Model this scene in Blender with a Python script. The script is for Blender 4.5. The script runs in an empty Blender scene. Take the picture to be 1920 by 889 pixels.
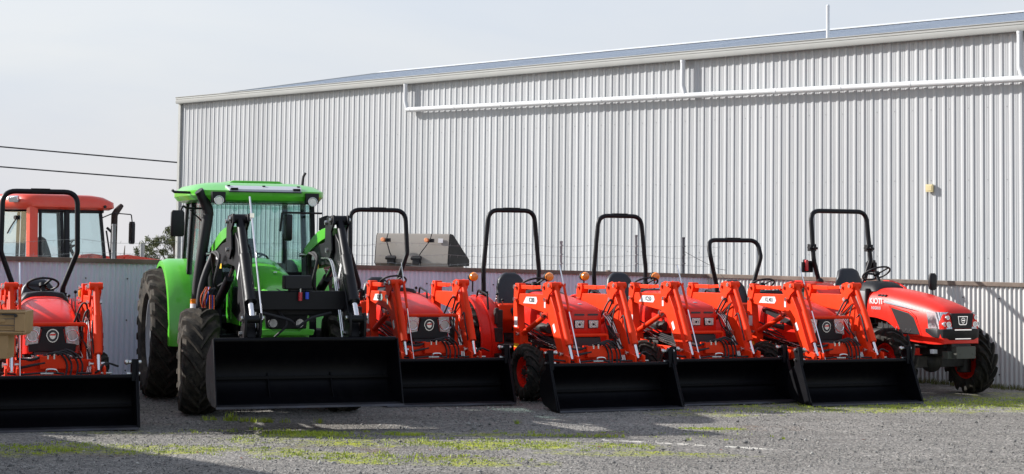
SUN_PHI, SUN_EL, EXPO = 15., 28., .58
CLOUD_A, CLOUD_B = (2.9, 3.05, 3.48), (3.5, 3.47, 3.58)
import bpy, bmesh, math, random
import numpy as np
from mathutils import Vector, Matrix, Euler
random.seed(7); rng = np.random.default_rng(11)
S = bpy.context.scene; COL = S.collection
PI = math.pi; rad = math.radians

# ------------------------------------------------------------------ materials
def new_mat(name):
    m = bpy.data.materials.new(name); m.use_nodes = True
    nt = m.node_tree; b = nt.nodes['Principled BSDF']
    return m, nt, b
def N(nt, t, **k):
    n = nt.nodes.new(t)
    for a, v in k.items(): setattr(n, a, v)
    return n
def noise(nt, scale, detail=4, rough=.6, vec=None, dist=0):
    n = N(nt, 'ShaderNodeTexNoise'); n.inputs['Scale'].default_value = scale
    n.inputs['Detail'].default_value = detail; n.inputs['Roughness'].default_value = rough
    n.inputs['Distortion'].default_value = dist
    if vec is not None: nt.links.new(vec, n.inputs['Vector'])
    return n.outputs['Fac']
def ramp(nt, fac, stops):
    r = N(nt, 'ShaderNodeValToRGB'); e = r.color_ramp.elements
    e[0].position, e[0].color = stops[0][0], (*stops[0][1], 1)
    e[1].position, e[1].color = stops[-1][0], (*stops[-1][1], 1)
    for p, c in stops[1:-1]:
        x = e.new(p); x.color = (*c, 1)
    nt.links.new(fac, r.inputs['Fac']); return r.outputs['Color']
def math_n(nt, op, a, b=None, clamp=False):
    n = N(nt, 'ShaderNodeMath', operation=op); n.use_clamp = clamp
    for i, v in enumerate((a, b)):
        if v is None: continue
        if isinstance(v, (int, float)): n.inputs[i].default_value = v
        else: nt.links.new(v, n.inputs[i])
    return n.outputs[0]
def mixc(nt, fac, a, b):
    n = N(nt, 'ShaderNodeMix', data_type='RGBA')
    for i, v in ((0, fac), (6, a), (7, b)):
        if isinstance(v, (int, float)): n.inputs[i].default_value = v
        elif isinstance(v, tuple): n.inputs[i].default_value = (*v, 1)
        else: nt.links.new(v, n.inputs[i])
    return n.outputs[2]
def bump(nt, b, h, strength=.3, dist=.01):
    n = N(nt, 'ShaderNodeBump'); n.inputs['Strength'].default_value = strength
    n.inputs['Distance'].default_value = dist
    nt.links.new(h, n.inputs['Height']); nt.links.new(n.outputs[0], b.inputs['Normal'])
def objvec(nt): return N(nt, 'ShaderNodeTexCoord').outputs['Object']

def paint(name, col, rough=.3, metal=0., coat=0., var=.12, dust=None, dustamt=.0, spec=.5):
    m, nt, b = new_mat(name); v = objvec(nt)
    n1 = noise(nt, 2.2, 5, .6, v); n2 = noise(nt, 30, 3, .6, v)
    dark = tuple(c*(1-var) for c in col); light = tuple(min(1, c*(1+var)) for c in col)
    c = ramp(nt, n1, [(.3, dark), (.7, light)])
    if dust:
        f = math_n(nt, 'MULTIPLY', math_n(nt, 'SUBTRACT', noise(nt, 6, 6, .75, v), .42, True), dustamt*4, True)
        c = mixc(nt, f, c, dust)
    nt.links.new(c, b.inputs['Base Color'])
    r = N(nt, 'ShaderNodeMapRange'); r.inputs[3].default_value = max(.02, rough-.07); r.inputs[4].default_value = rough+.13
    nt.links.new(n2, r.inputs[0]); nt.links.new(r.outputs[0], b.inputs['Roughness'])
    b.inputs['Metallic'].default_value = metal; b.inputs['Coat Weight'].default_value = coat
    b.inputs['Coat Roughness'].default_value = .08
    b.inputs['Specular IOR Level'].default_value = spec
    return m
MT = {}
MT['red'] = paint('red_paint', (.70, .015, .005), .34, coat=.15, var=.07, dust=(.42, .07, .035), dustamt=.05, spec=.3)
MT['redd'] = paint('loader_red_paint', (.80, .036, .003), .44, coat=.0, var=.10, dust=(.40, .075, .02), dustamt=.10, spec=.2)
MT['green'] = paint('green_paint', (.095, .50, .028), .3, coat=.5, var=.05)
MT['black'] = paint('black_paint', (.004, .004, .006), .42, coat=.0, var=.2, dust=(.02, .019, .018), dustamt=.05, spec=.25)
MT['bucket'] = paint('bucket_black_paint', (.0035, .0035, .006), .45, var=.25, dust=(.022, .020, .018), dustamt=.12, spec=.22)
def bucket_mat():
    m, nt, b = new_mat('bucket_steel_black'); v = objvec(nt)
    mp = N(nt, 'ShaderNodeMapping'); mp.inputs['Scale'].default_value = (7, .7, 1.5); nt.links.new(v, mp.inputs[0])
    s1 = noise(nt, 2.5, 6, .75, mp.outputs[0]); s2 = noise(nt, 1.3, 5, .7, v); s3 = noise(nt, 38, 4, .8, v)
    f = math_n(nt, 'MULTIPLY', math_n(nt, 'SUBTRACT', math_n(nt, 'ADD', math_n(nt, 'MULTIPLY', s1, .5), math_n(nt, 'MULTIPLY', s2, .5)), .5, True), 1.6, True)
    c = mixc(nt, f, (.0018, .0018, .0035), (.016, .014, .012))
    c = mixc(nt, math_n(nt, 'MULTIPLY', math_n(nt, 'SUBTRACT', s3, .66, True), 2.5, True), c, (.07, .065, .06))
    nt.links.new(c, b.inputs['Base Color']); b.inputs['Specular IOR Level'].default_value = .16
    nt.links.new(math_n(nt, 'ADD', math_n(nt, 'MULTIPLY', s1, .35), .30), b.inputs['Roughness']); return m
MT['bucket'] = bucket_mat()
MT['edge'] = paint('worn_cutting_edge', (.045, .045, .055), .4, metal=.5, var=.5, dust=(.10, .085, .07), dustamt=.3)
MT['plastic'] = paint('black_plastic', (.008, .008, .010), .5, var=.15, dust=(.04, .038, .035), dustamt=.06, spec=.35)
MT['vinyl'] = paint('seat_vinyl', (.012, .013, .018), .42, var=.2)
MT['rubber'] = paint('tyre_rubber', (.013, .013, .012), .75, var=.3, dust=(.12, .10, .075), dustamt=.4, spec=.25)
MT['rubber_dusty'] = paint('dusty_tyre_rubber', (.026, .024, .021), .85, var=.3, dust=(.15, .125, .095), dustamt=.5, spec=.2)
MT['steel'] = paint('zinc_steel', (.62, .62, .60), .25, metal=1., var=.15)
MT['chrome'] = paint('chrome', (.85, .85, .86), .08, metal=1., var=.03)
MT['iron'] = paint('dark_castings', (.012, .011, .011), .6, var=.4, dust=(.09, .08, .065), dustamt=.35)
MT['grey'] = paint('grey_plastic', (.19, .19, .19), .5, var=.06)
MT['olive'] = paint('weight_bracket_paint', (.05, .055, .045), .5, var=.15, dust=(.1, .09, .07), dustamt=.2)
MT['rimgrey'] = paint('grey_rim_paint', (.30, .32, .35), .45, var=.08, dust=(.25, .22, .18), dustamt=.25)
MT['white'] = paint('white_decal', (.72, .72, .72), .4, var=.03)
MT['ink'] = paint('decal_ink', (.03, .03, .035), .4, var=.05)
MT['yellow'] = paint('yellow_decal', (.85, .55, .03), .4, var=.05)
MT['amber'] = paint('amber_lens', (.85, .23, .01), .18, coat=.6, var=.1)
MT['redlens'] = paint('red_lens', (.45, .02, .03), .15, coat=.6, var=.1)
MT['blue'] = paint('blue_hose_cap', (.03, .08, .55), .4, var=.05)
MT['orange'] = paint('orange_wire', (.85, .16, .03), .4, var=.05)
MT['tan'] = paint('tan_tray_paint', (.37, .225, .095), .55, var=.12, dust=(.22, .15, .09), dustamt=.12)
MT['lightgrey'] = paint('light_grey_panel', (.46, .47, .50), .3, var=.03)
MT['redcab'] = paint('old_orange_red_paint', (.62, .040, .012), .34, coat=.2, var=.08, dust=(.4, .22, .16), dustamt=.1)
MT['pvc'] = paint('white_pipe', (.60, .61, .62), .35, var=.04, dust=(.4, .4, .38), dustamt=.05)
MT['trim'] = paint('gutter_steel', (.36, .365, .35), .4, var=.04, dust=(.3, .29, .26), dustamt=.06)
MT['beige'] = paint('beige_box', (.60, .50, .27), .5, var=.05)
MT['rustrail'] = paint('weathered_rail', (.20, .155, .125), .75, var=.3, dust=(.1, .07, .055), dustamt=.5)
MT['exhaust'] = paint('exhaust_steel', (.045, .032, .028), .8, var=.3, spec=.15)
MT['galv'] = paint('galvanised_post', (.28, .29, .30), .55, metal=.4, var=.15, dust=(.2, .17, .13), dustamt=.2)
MT['darkpost'] = paint('dark_post', (.07, .075, .085), .6, var=.2)
MT['cable'] = paint('cable_black', (.015, .015, .018), .6, var=.1)
MT['bark'] = paint('bark', (.17, .13, .10), .85, var=.35)
MT['greybucket'] = paint('grey_bucket_paint', (.25, .225, .195), .5, var=.06, dust=(.32, .28, .24), dustamt=.15)
MT['knob'] = paint('orange_knob', (.75, .28, .12), .4, var=.1)

def lens_mat(name):
    m, nt, b = new_mat(name); v = objvec(nt)
    wv = N(nt, 'ShaderNodeTexWave'); wv.inputs['Scale'].default_value = 22; wv.inputs['Distortion'].default_value = 1.5; nt.links.new(v, wv.inputs['Vector'])
    c = ramp(nt, wv.outputs['Fac'], [(.1, (.16, .17, .19)), (.5, (.5, .52, .55)), (.9, (.86, .88, .9))])
    nt.links.new(c, b.inputs['Base Color']); b.inputs['Metallic'].default_value = .55
    b.inputs['Roughness'].default_value = .14; b.inputs['Coat Weight'].default_value = 1; b.inputs['Coat Roughness'].default_value = .03
    bump(nt, b, wv.outputs['Fac'], .25, .01)
    return m
MT['lens'] = lens_mat('headlight_lens')

def glass(name, tint, gl=.10):
    m, nt, b = new_mat(name); nt.nodes.remove(b)
    out = nt.nodes['Material Output']
    t = N(nt, 'ShaderNodeBsdfTransparent'); t.inputs[0].default_value = (*tint, 1)
    g = N(nt, 'ShaderNodeBsdfGlossy'); g.inputs['Roughness'].default_value = .02; g.inputs[0].default_value = (.9, .95, .95, 1)
    d = N(nt, 'ShaderNodeBsdfDiffuse'); d.inputs[0].default_value = (.25, .33, .33, 1)
    m0 = N(nt, 'ShaderNodeMixShader'); m0.inputs[0].default_value = .03
    nt.links.new(t.outputs[0], m0.inputs[1]); nt.links.new(d.outputs[0], m0.inputs[2])
    f = N(nt, 'ShaderNodeLayerWeight'); f.inputs[0].default_value = .5
    fa = math_n(nt, 'ADD', math_n(nt, 'MULTIPLY', math_n(nt, 'POWER', f.outputs['Facing'], 4.), .5), gl, True)
    mx = N(nt, 'ShaderNodeMixShader'); nt.links.new(fa, mx.inputs[0])
    nt.links.new(m0.outputs[0], mx.inputs[1]); nt.links.new(g.outputs[0], mx.inputs[2]); nt.links.new(mx.outputs[0], out.inputs[0])
    return m
MT['glass'] = glass('green_tinted_glass', (.82, .915, .90), .03)
MT['glass_clear'] = glass('pale_tinted_glass', (.90, .955, .965), .03)

def sheet_mat(name, col, col2, rough, metal, streak=.25, spec=.5):
    """painted or galvanised sheet with faint vertical streaks and stains"""
    m, nt, b = new_mat(name); v = objvec(nt)
    mp = N(nt, 'ShaderNodeMapping'); mp.inputs['Scale'].default_value = (5, 5, .35); nt.links.new(v, mp.inputs[0])
    n1 = noise(nt, 1.6, 6, .7, mp.outputs[0]); n2 = noise(nt, .5, 5, .6, v); n3 = noise(nt, 60, 2, .5, v)
    f = math_n(nt, 'ADD', math_n(nt, 'MULTIPLY', n1, .6), math_n(nt, 'MULTIPLY', n2, .4))
    c = ramp(nt, f, [(.5-streak, col2), (.5+streak, col)])
    sx_ = N(nt, 'ShaderNodeSeparateXYZ'); nt.links.new(v, sx_.inputs[0]); wn = N(nt, 'ShaderNodeTexWhiteNoise', noise_dimensions='1D')
    nt.links.new(math_n(nt, 'FLOOR', math_n(nt, 'DIVIDE', sx_.outputs[0], .76)), wn.inputs['W'])
    hs = N(nt, 'ShaderNodeHueSaturation'); nt.links.new(c, hs.inputs['Color']); nt.links.new(math_n(nt, 'ADD', math_n(nt, 'MULTIPLY', wn.outputs['Value'], .13), .935), hs.inputs['Value']); c = hs.outputs[0]
    sp = math_n(nt, 'MULTIPLY', math_n(nt, 'SUBTRACT', n3, .62, True), 1.2, True)
    c = mixc(nt, sp, c, tuple(x*.6 for x in col2))
    nt.links.new(c, b.inputs['Base Color'])
    b.inputs['Roughness'].default_value = rough; b.inputs['Metallic'].default_value = metal
    b.inputs['Specular IOR Level'].default_value = spec
    return m
MT['clad'] = sheet_mat('grey_wall_sheeting', (.45, .458, .465), (.39, .40, .41), .55, 0, .3)
MT['roof'] = sheet_mat('roof_sheeting', (.45, .49, .54), (.36, .40, .45), .4, .1, .3)
MT['fenceL'] = sheet_mat('galvanised_corrugated_iron', (.70, .75, .86), (.56, .61, .72), .5, 0, .2)
MT['fenceR'] = sheet_mat('pale_corrugated_iron', (.56, .555, .54), (.47, .465, .455), .48, .1, .3)

# ------------------------------------------------------------------ mesh builder
class MB:
    def __init__(s): s.v = []; s.f = []; s.m = []
    def add(s, vs, fs, mi=0):
        o = len(s.v); s.v += [tuple(v) for v in vs]; s.f += [tuple(i+o for i in f) for f in fs]; s.m += [mi]*len(fs); return s
    def box(s, c, d, rot=None, mi=0):
        x, y, z = (k/2 for k in d); P = [Vector((a*x, b*y, e*z)) for e in (-1, 1) for b in (-1, 1) for a in (-1, 1)]
        if rot is not None:
            R = Euler(rot).to_matrix() if not isinstance(rot, Matrix) else rot
            P = [R @ p for p in P]
        c = Vector(c)
        return s.add([p+c for p in P], [(0, 2, 3, 1), (4, 5, 7, 6), (0, 1, 5, 4), (2, 6, 7, 3), (0, 4, 6, 2), (1, 3, 7, 5)], mi)
    def bar(s, a, b, w, h, mi=0, side=(1, 0, 0)):
        a, b = Vector(a), Vector(b); t = (b-a); L = t.length; t.normalize(); sd = Vector(side)
        up = t.cross(sd)
        if up.length < 1e-4: sd = Vector((0, 1, 0)); up = t.cross(sd)
        up.normalize(); sd = up.cross(t).normalized()
        P = []
        for e in (a, b):
            for i, j in ((-1, -1), (1, -1), (1, 1), (-1, 1)): P.append(e+sd*(i*w/2)+up*(j*h/2))
        return s.add(P, [(0, 1, 2, 3), (7, 6, 5, 4), (0, 4, 5, 1), (1, 5, 6, 2), (2, 6, 7, 3), (3, 7, 4, 0)], mi)
    def tube(s, pts, r, n=10, mi=0, closed=False, caps=True, sq=False):
        pts = [Vector(p) for p in pts]; m = len(pts)
        rr = r if isinstance(r, (list, tuple)) else [r]*m
        T = []
        for i in range(m):
            a = pts[(i-1) % m] if (closed or i > 0) else pts[i]; b = pts[(i+1) % m] if (closed or i < m-1) else pts[i]
            T.append((b-a).normalized())
        u = T[0].cross(Vector((0, 0, 1)))
        if u.length < .05: u = T[0].cross(Vector((0, 1, 0)))
        u.normalize(); V = []
        for i in range(m):
            if i:
                ax = T[i-1].cross(T[i])
                if ax.length > 1e-6: u = Matrix.Rotation(T[i-1].angle(T[i]), 3, ax) @ u
            w = T[i].cross(u)
            for k in range(n):
                a = 2*PI*(k+.5)/n; q = rr[i]*(1.35 if sq else 1)
                V.append(pts[i]+(u*math.cos(a)+w*math.sin(a))*q)
        F = []
        for i in range(m if closed else m-1):
            j = (i+1) % m
            for k in range(n): F.append((i*n+k, i*n+(k+1) % n, j*n+(k+1) % n, j*n+k))
        if caps and not closed: F += [tuple(range(n))[::-1], tuple(range((m-1)*n, m*n))]
        return s.add(V, F, mi)
    def cyl(s, a, b, r, r2=None, n=16, mi=0): return s.tube([a, b], [r, r if r2 is None else r2], n, mi)
    def prism(s, poly, a, b, ax='x', mi=0):
        """poly of 2-D points extruded along an axis: x -> (y,z), y -> (x,z), z -> (x,y)"""
        def q(p, t): return (t, p[0], p[1]) if ax == 'x' else (p[0], t, p[1]) if ax == 'y' else (p[0], p[1], t)
        n = len(poly); V = [q(p, a) for p in poly]+[q(p, b) for p in poly]
        F = [tuple(range(n))[::-1], tuple(range(n, 2*n))]+[(i, (i+1) % n, n+(i+1) % n, n+i) for i in range(n)]
        return s.add(V, F, mi)
    def lathe(s, prof, c, ax='x', n=32, mi=0, closed=False):
        """prof: (offset along the axis, radius)"""
        V = []; m = len(prof)
        for o, r in prof:
            for k in range(n):
                a = 2*PI*k/n; p = (o, r*math.cos(a), r*math.sin(a)) if ax == 'x' else (r*math.cos(a), o, r*math.sin(a)) if ax == 'y' else (r*math.cos(a), r*math.sin(a), o)
                V.append((p[0]+c[0], p[1]+c[1], p[2]+c[2]))
        F = []
        for i in range(m if closed else m-1):
            j = (i+1) % m
            for k in range(n): F.append((i*n+k, i*n+(k+1) % n, j*n+(k+1) % n, j*n+k))
        if not closed: F += [tuple(range(n)), tuple(range((m-1)*n, m*n))]
        return s.add(V, F, mi)
    def loft(s, secs, mi=0, closed=True, caps=True):
        n = len(secs[0]); V = [p for q in secs for p in q]; F = []
        for i in range(len(secs)-1):
            for k in range(n if closed else n-1): F.append((i*n+k, i*n+(k+1) % n, (i+1)*n+(k+1) % n, (i+1)*n+k))
        if caps: F += [tuple(range(n))[::-1], tuple(range((len(secs)-1)*n, len(secs)*n))]
        return s.add(V, F, mi)
    def ball(s, c, r, n=12, m=8, mi=0, sc=(1, 1, 1)):
        prof = [(-math.cos(PI*i/m)*r, max(1e-4, math.sin(PI*i/m)*r)) for i in range(m+1)]
        o = len(s.v); s.lathe(prof, (0, 0, 0), 'z', n, mi)
        for i in range(o, len(s.v)):
            p = s.v[i]; s.v[i] = (p[0]*sc[0]+c[0], p[1]*sc[1]+c[1], p[2]*sc[2]+c[2])
        return s
    def build(s, name, mats, parent=None, bev=0, smooth=38, recalc=True):
        me = bpy.data.meshes.new(name); me.from_pydata(s.v, [], s.f)
        if isinstance(mats, str): mats = [mats]
        for k in mats: me.materials.append(MT[k])
        if len(mats) > 1: me.polygons.foreach_set('material_index', s.m)
        if recalc:
            bm = bmesh.new(); bm.from_mesh(me); bmesh.ops.recalc_face_normals(bm, faces=bm.faces); bm.to_mesh(me); bm.free()
        if smooth:
            me.polygons.foreach_set('use_smooth', [True]*len(me.polygons)); me.set_sharp_from_angle(angle=rad(smooth))
        me.update(); return link(name, me, parent, bev)
def link(name, me, parent=None, bev=0):
    o = bpy.data.objects.new(name, me); COL.objects.link(o)
    if parent is not None: o.parent = parent
    if bev:
        b = o.modifiers.new('edge', 'BEVEL'); b.width = bev; b.segments = 2; b.limit_method = 'ANGLE'; b.angle_limit = rad(40); b.harden_normals = False
    return o
def thing(name, label, cat, loc=(0, 0, 0), rz=0, group=None):
    o = bpy.data.objects.new(name, None); COL.objects.link(o); o.location = loc; o.rotation_euler = (0, 0, rz); o.empty_display_size = .2
    return tag(o, label, cat, group)
def tag(o, label=None, cat=None, group=None, kind=None):
    if label: o['label'] = label
    if cat: o['category'] = cat
    if group: o['group'] = group
    if kind: o['kind'] = kind
    return o
def fillet(pts, r, seg=6):
    pts = [Vector(p) for p in pts]; out = [pts[0]]
    for i in range(1, len(pts)-1):
        a, b, c = pts[i-1], pts[i], pts[i+1]; u = (a-b).normalized(); v = (c-b).normalized()
        ang = u.angle(v); d = min(r/math.tan(ang/2), (a-b).length*.49, (c-b).length*.49)
        p0, p1 = b+u*d, b+v*d
        for k in range(seg+1):
            t = k/seg; out.append(p0*(1-t)**2+b*2*t*(1-t)+p1*t*t)
    return out+[pts[-1]]
def curve(pts, n=6):
    pts = [Vector(p) for p in pts]; P = [pts[0]*2-pts[1]]+pts+[pts[-1]*2-pts[-2]]; out = []
    for i in range(1, len(P)-2):
        for k in range(n):
            t = k/n; a, b, c, d = P[i-1], P[i], P[i+1], P[i+2]
            out.append(.5*((2*b)+(c-a)*t+(2*a-5*b+4*c-d)*t*t+(3*b-a-3*c+d)*t**3))
    return out+[pts[-1]]
def sell(w, zb, zt, y, n=4., k=22, full=False, xc=0):
    """half super-ellipse hood section (flat bottom) in the x,z plane at y"""
    P = []
    for i in range(k+1):
        a = PI*i/k; c, s_ = math.cos(a), math.sin(a)
        P.append((xc-math.copysign(abs(c)**(2/n), c)*w, y, zb+(zt-zb)*abs(s_)**(2/n)))
    return P
def loop(cx, cy, hx, hy, z, n=4., k=40):
    P = []
    for i in range(k):
        a = 2*PI*i/k; c, s_ = math.cos(a), math.sin(a)
        P.append((cx+math.copysign(abs(c)**(2/n), c)*hx, cy+math.copysign(abs(s_)**(2/n), s_)*hy, z))
    return P
def text_mb(mb, txt, size, M, mi, depth=.001):
    cu = bpy.data.curves.new('lettering', 'FONT'); cu.body = txt; cu.size = size; cu.extrude = depth; cu.align_x = 'CENTER'; cu.align_y = 'CENTER'
    cu.offset = size*.018
    o = bpy.data.objects.new('lettering', cu); COL.objects.link(o); bpy.context.view_layer.update()
    me = bpy.data.meshes.new_from_object(o.evaluated_get(bpy.context.evaluated_depsgraph_get()))
    mb.add([M @ v.co for v in me.vertices], [tuple(p.vertices) for p in me.polygons], mi)
    bpy.data.objects.remove(o); bpy.data.meshes.remove(me); bpy.data.curves.remove(cu)
def frameM(o, xd, zd):
    """matrix with text x along xd and facing direction zd"""
    x = Vector(xd).normalized(); z = Vector(zd).normalized(); y = z.cross(x).normalized(); x = y.cross(z)
    return Matrix.Translation(Vector(o)) @ Matrix((x, y, z)).transposed().to_4x4()

# ------------------------------------------------------------------ wheels
WC = {}
def wheel_mesh(R, W, rimR, nl, side, rimmat, lug, dusty):
    key = (R, W, rimR, nl, side, rimmat, lug, dusty)
    if key in WC: return WC[key]
    t = MB(); h = lug; Rc = R-h; w = W/2
    prof = [(-w*.62, rimR), (-w*.9, rimR+.03), (-w*1.0, rimR+(Rc-rimR)*.45), (-w*.97, Rc-.06), (-w*.82, Rc-.02), (-w*.4, Rc), (w*.4, Rc), (w*.82, Rc-.02), (w*.97, Rc-.06), (w*1.0, rimR+(Rc-rimR)*.45), (w*.9, rimR+.03), (w*.62, rimR)]
    t.lathe(prof, (0, 0, 0), 'x', 48, 0, closed=True)
    # chevron lugs: V seen from the front of the wheel, outer ends leading
    for sgn in (-1, 1):
        for k in range(nl):
            a0 = 2*PI*(k+(.5 if sgn > 0 else 0))/nl
            st = [(-.05*w, Rc, 0), (.35*w, Rc, .42), (.72*w, Rc-.01, .80), (.96*w, Rc-.045, 1.02), (1.01*w, Rc-.11, 1.1)]
            th = [h*1.0, h, h, h*.95, h*.3]; wd = [.62, .7, .85, 1.0, .95]
            V = []
            for (x, r, sk), hh, wq in zip(st, th, wd):
                a = a0+sk*2*PI/nl*1.35; hw = wq*2*PI/nl*.185
                for da, rr in ((-hw*1.25, r-.01), (hw*1.25, r-.01), (hw*.75, r+hh), (-hw*.75, r+hh)):
                    aa = a+da; xx = x*sgn+(.012*sgn if rr > r and abs(x) > .9*w else 0)
                    # angle measured from -y (front) upward
                    V.append((xx, -rr*math.cos(aa), rr*math.sin(aa)))
            F = [(0, 1, 2, 3), (16, 19, 18, 17)]
            for i in range(4):
                for j in range(4): F.append((i*4+j, i*4+(j+1) % 4, (i+1)*4+(j+1) % 4, (i+1)*4+j))
            t.add(V, F, 0)
    me_t = t.build('tyre_tmp', 'rubber_dusty' if dusty else 'rubber', None, smooth=30)
    r = MB(); s = side
    r.lathe([(-w*.66, rimR*1.04), (-w*.66, rimR*.93), (-w*.3, rimR*.88), (w*.3, rimR*.88), (w*.66, rimR*.93), (w*.66, rimR*1.04), (w*.4, rimR*.97), (-w*.4, rimR*.97)], (0, 0, 0), 'x', 36, 0, closed=True)
    r.lathe([(s*w*.12, rimR*.9), (s*w*.2, rimR*.55), (s*w*.34, rimR*.5), (s*w*.36, .02), (s*w*.3, .02), (s*w*.05, rimR*.5), (s*w*.0, rimR*.9)], (0, 0, 0), 'x', 36, 0, closed=True)
    r.lathe([(s*w*.3, rimR*.26), (s*w*.62, rimR*.22), (s*w*.66, rimR*.05)], (0, 0, 0), 'x', 18, 1)
    for k in range(8):
        a = 2*PI*k/8; p = (s*w*.34, rimR*.38*math.cos(a), rimR*.38*math.sin(a)); r.cyl(p, (p[0]+s*.03, p[1], p[2]), .014, n=6, mi=2)
    me_r = r.build('rim_tmp', [rimmat, 'iron' if rimmat != 'rimgrey' else 'rimgrey', 'steel'], None)
    mt, mr = me_t.data, me_r.data; bpy.data.objects.remove(me_t); bpy.data.objects.remove(me_r)
    mt.name = 'tyre'; mr.name = 'rim'
    WC[key] = (mt, mr); return WC[key]
def wheel(parent, name, x, y, R, W, rimR, nl=18, rimmat='red', steer=0, lug=.035, dusty=False, spin=0):
    mt, mr = wheel_mesh(R, W, rimR, nl, 1 if x > 0 else -1, rimmat, lug, dusty)
    o = link(name, mt, parent); o.location = (x, y, R-.012); o.rotation_euler = (spin, 0, steer)
    link('rim', mr, o)
    return o

def torus(mb, c, R, r, normal, n=28, m=8, mi=0):
    nrm = Vector(normal).normalized(); u = nrm.cross(Vector((1, 0, 0)));
    if u.length < .1: u = nrm.cross(Vector((0, 1, 0)))
    u.normalize(); w = nrm.cross(u)
    mb.tube([Vector(c)+u*math.cos(2*PI*k/n)*R+w*math.sin(2*PI*k/n)*R for k in range(n)], r, m, mi, closed=True)
def steering(parent, c, R=.19, tilt=(0, .5, 1)):
    b = MB(); nrm = Vector(tilt).normalized(); torus(b, c, R, .014, nrm)
    u = nrm.cross(Vector((1, 0, 0))).normalized(); w = nrm.cross(u)
    for k in range(3):
        a = PI/2+2*PI*k/3; b.bar(Vector(c)-nrm*.02, Vector(c)+(u*math.cos(a)+w*math.sin(a))*R, .03, .012)
    b.cyl(Vector(c)-nrm*.03, Vector(c)+nrm*.012, .05, n=16); b.cyl(Vector(c)-nrm*.4, Vector(c)-nrm*.02, .028, n=10)
    return b.build('steering_wheel', 'plastic', parent)
def seat(parent, y, z, w=.46, mat='vinyl', top=.52):
    b = MB()
    b.loft([loop(0, y-.02, w*.5*k, .24*k, z+dz, 4, 28) for dz, k in ((-.06, .85), (-.05, .95), (.02, 1), (.06, .96), (.08, .8))])
    secs = []
    for t, k in ((0, .92), (.12, 1.0), (.3, .98), (.42, .84), (top-.04, .62), (top, .35)):
        secs.append(loop(0, y+.22+t*.22, w*.5*k, .065 if t < top-.02 else .03, z+.04+t, 3.2, 28))
    b.loft(secs); b.build('seat', mat, parent, smooth=50)
    a = MB(); a.box((0, y, z-.16), (.3, .3, .2)); a.build('seat_pedestal', 'iron', parent, bev=.01)

# ------------------------------------------------------------------ red loader tractor
def fenders(p, yc, R, z, xin, xout, mat='red', a0=200, a1=20, inner=True):
    for s in (-1, 1):
        b = MB(); P = []; Q = []; n = 16
        for i in range(n+1):
            a = rad(a0+(a1-a0)*i/n); c, q = math.cos(a), math.sin(a)
            P.append((yc+R*c, z+R*q)); Q.append((yc+(R-.03)*c, z+(R-.03)*q))
        b.prism(P+Q[::-1], s*xin, s*xout)
        # rolled outer lip
        L = [(s*xout, y, zz) for y, zz in P]
        b.tube(L, .018, 8)
        if inner:
            pl = P+[(yc+R*.6, z-.1), (yc-R*.7, z-.1)]
            b.prism(pl, s*(xin-.012), s*(xin+.012))
        b.build('fender', mat, p, smooth=45)

def rops(p, y, z0, ztop, wb, wt, rt=.03, kind=0, joint=False):
    """kind 0 straight slightly tapering posts; kind 1 wide hoop whose posts kink inward at the bottom"""
    b = MB()
    if kind == 0:
        pts = [(-wb/2, y, z0), (-wb/2-.01, y, z0+.45), (-wt/2, y+.02, ztop), (wt/2, y+.02, ztop), (wb/2+.01, y, z0+.45), (wb/2, y, z0)]
    elif kind == 1:
        pts = [(-wb/2+.02, y, z0), (-wb/2+.02, y-.02, z0+.2), (-wt/2, y-.05, z0+.66), (-wt/2+.01, y+.05, ztop), (wt/2-.01, y+.05, ztop), (wt/2, y-.05, z0+.66), (wb/2-.02, y-.02, z0+.2), (wb/2-.02, y, z0)]
    b.tube(fillet(pts, .17, 7), rt, 12, sq=False)
    if not joint: b.box((0, y+(.02 if kind == 0 else .05), ztop+.012), (.24, 2*rt*.9, 2*rt*.85))
    b.build('roll_bar', 'black', p)
    for s in (-1, 1):
        c = MB()
        c.box((s*(wb/2 if kind == 0 else wb/2-.02), y, z0-.02), (.10, .11, .3)); c.cyl((s*wb/2-.08, y, z0+.09), (s*wb/2+.08, y, z0+.09), .014, n=8, mi=1)
        if joint:
            c.build('roll_bar_mount', ['black', 'steel'], p, bev=.006); c = MB()
            x = s*(wt/2+.0); zz = z0+(ztop-z0)*.60
            c.box((x, y, zz), (.10, .10, .11)); c.cyl((x-s*.0, y-.09, zz), (x, y+.09, zz), .028, n=10); c.cyl((x-.075, y-.04, zz-.01), (x+.075, y-.04, zz-.01), .022, n=8)
            c.build('roll_bar_hinge', 'black', p, bev=.006); c = MB(); c.box((s*(wt/2+.07), y+.02, z0+.55), (.2, .03, .16))
        c.build('roll_bar_mount', ['black', 'steel'], p, bev=.006)

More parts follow.
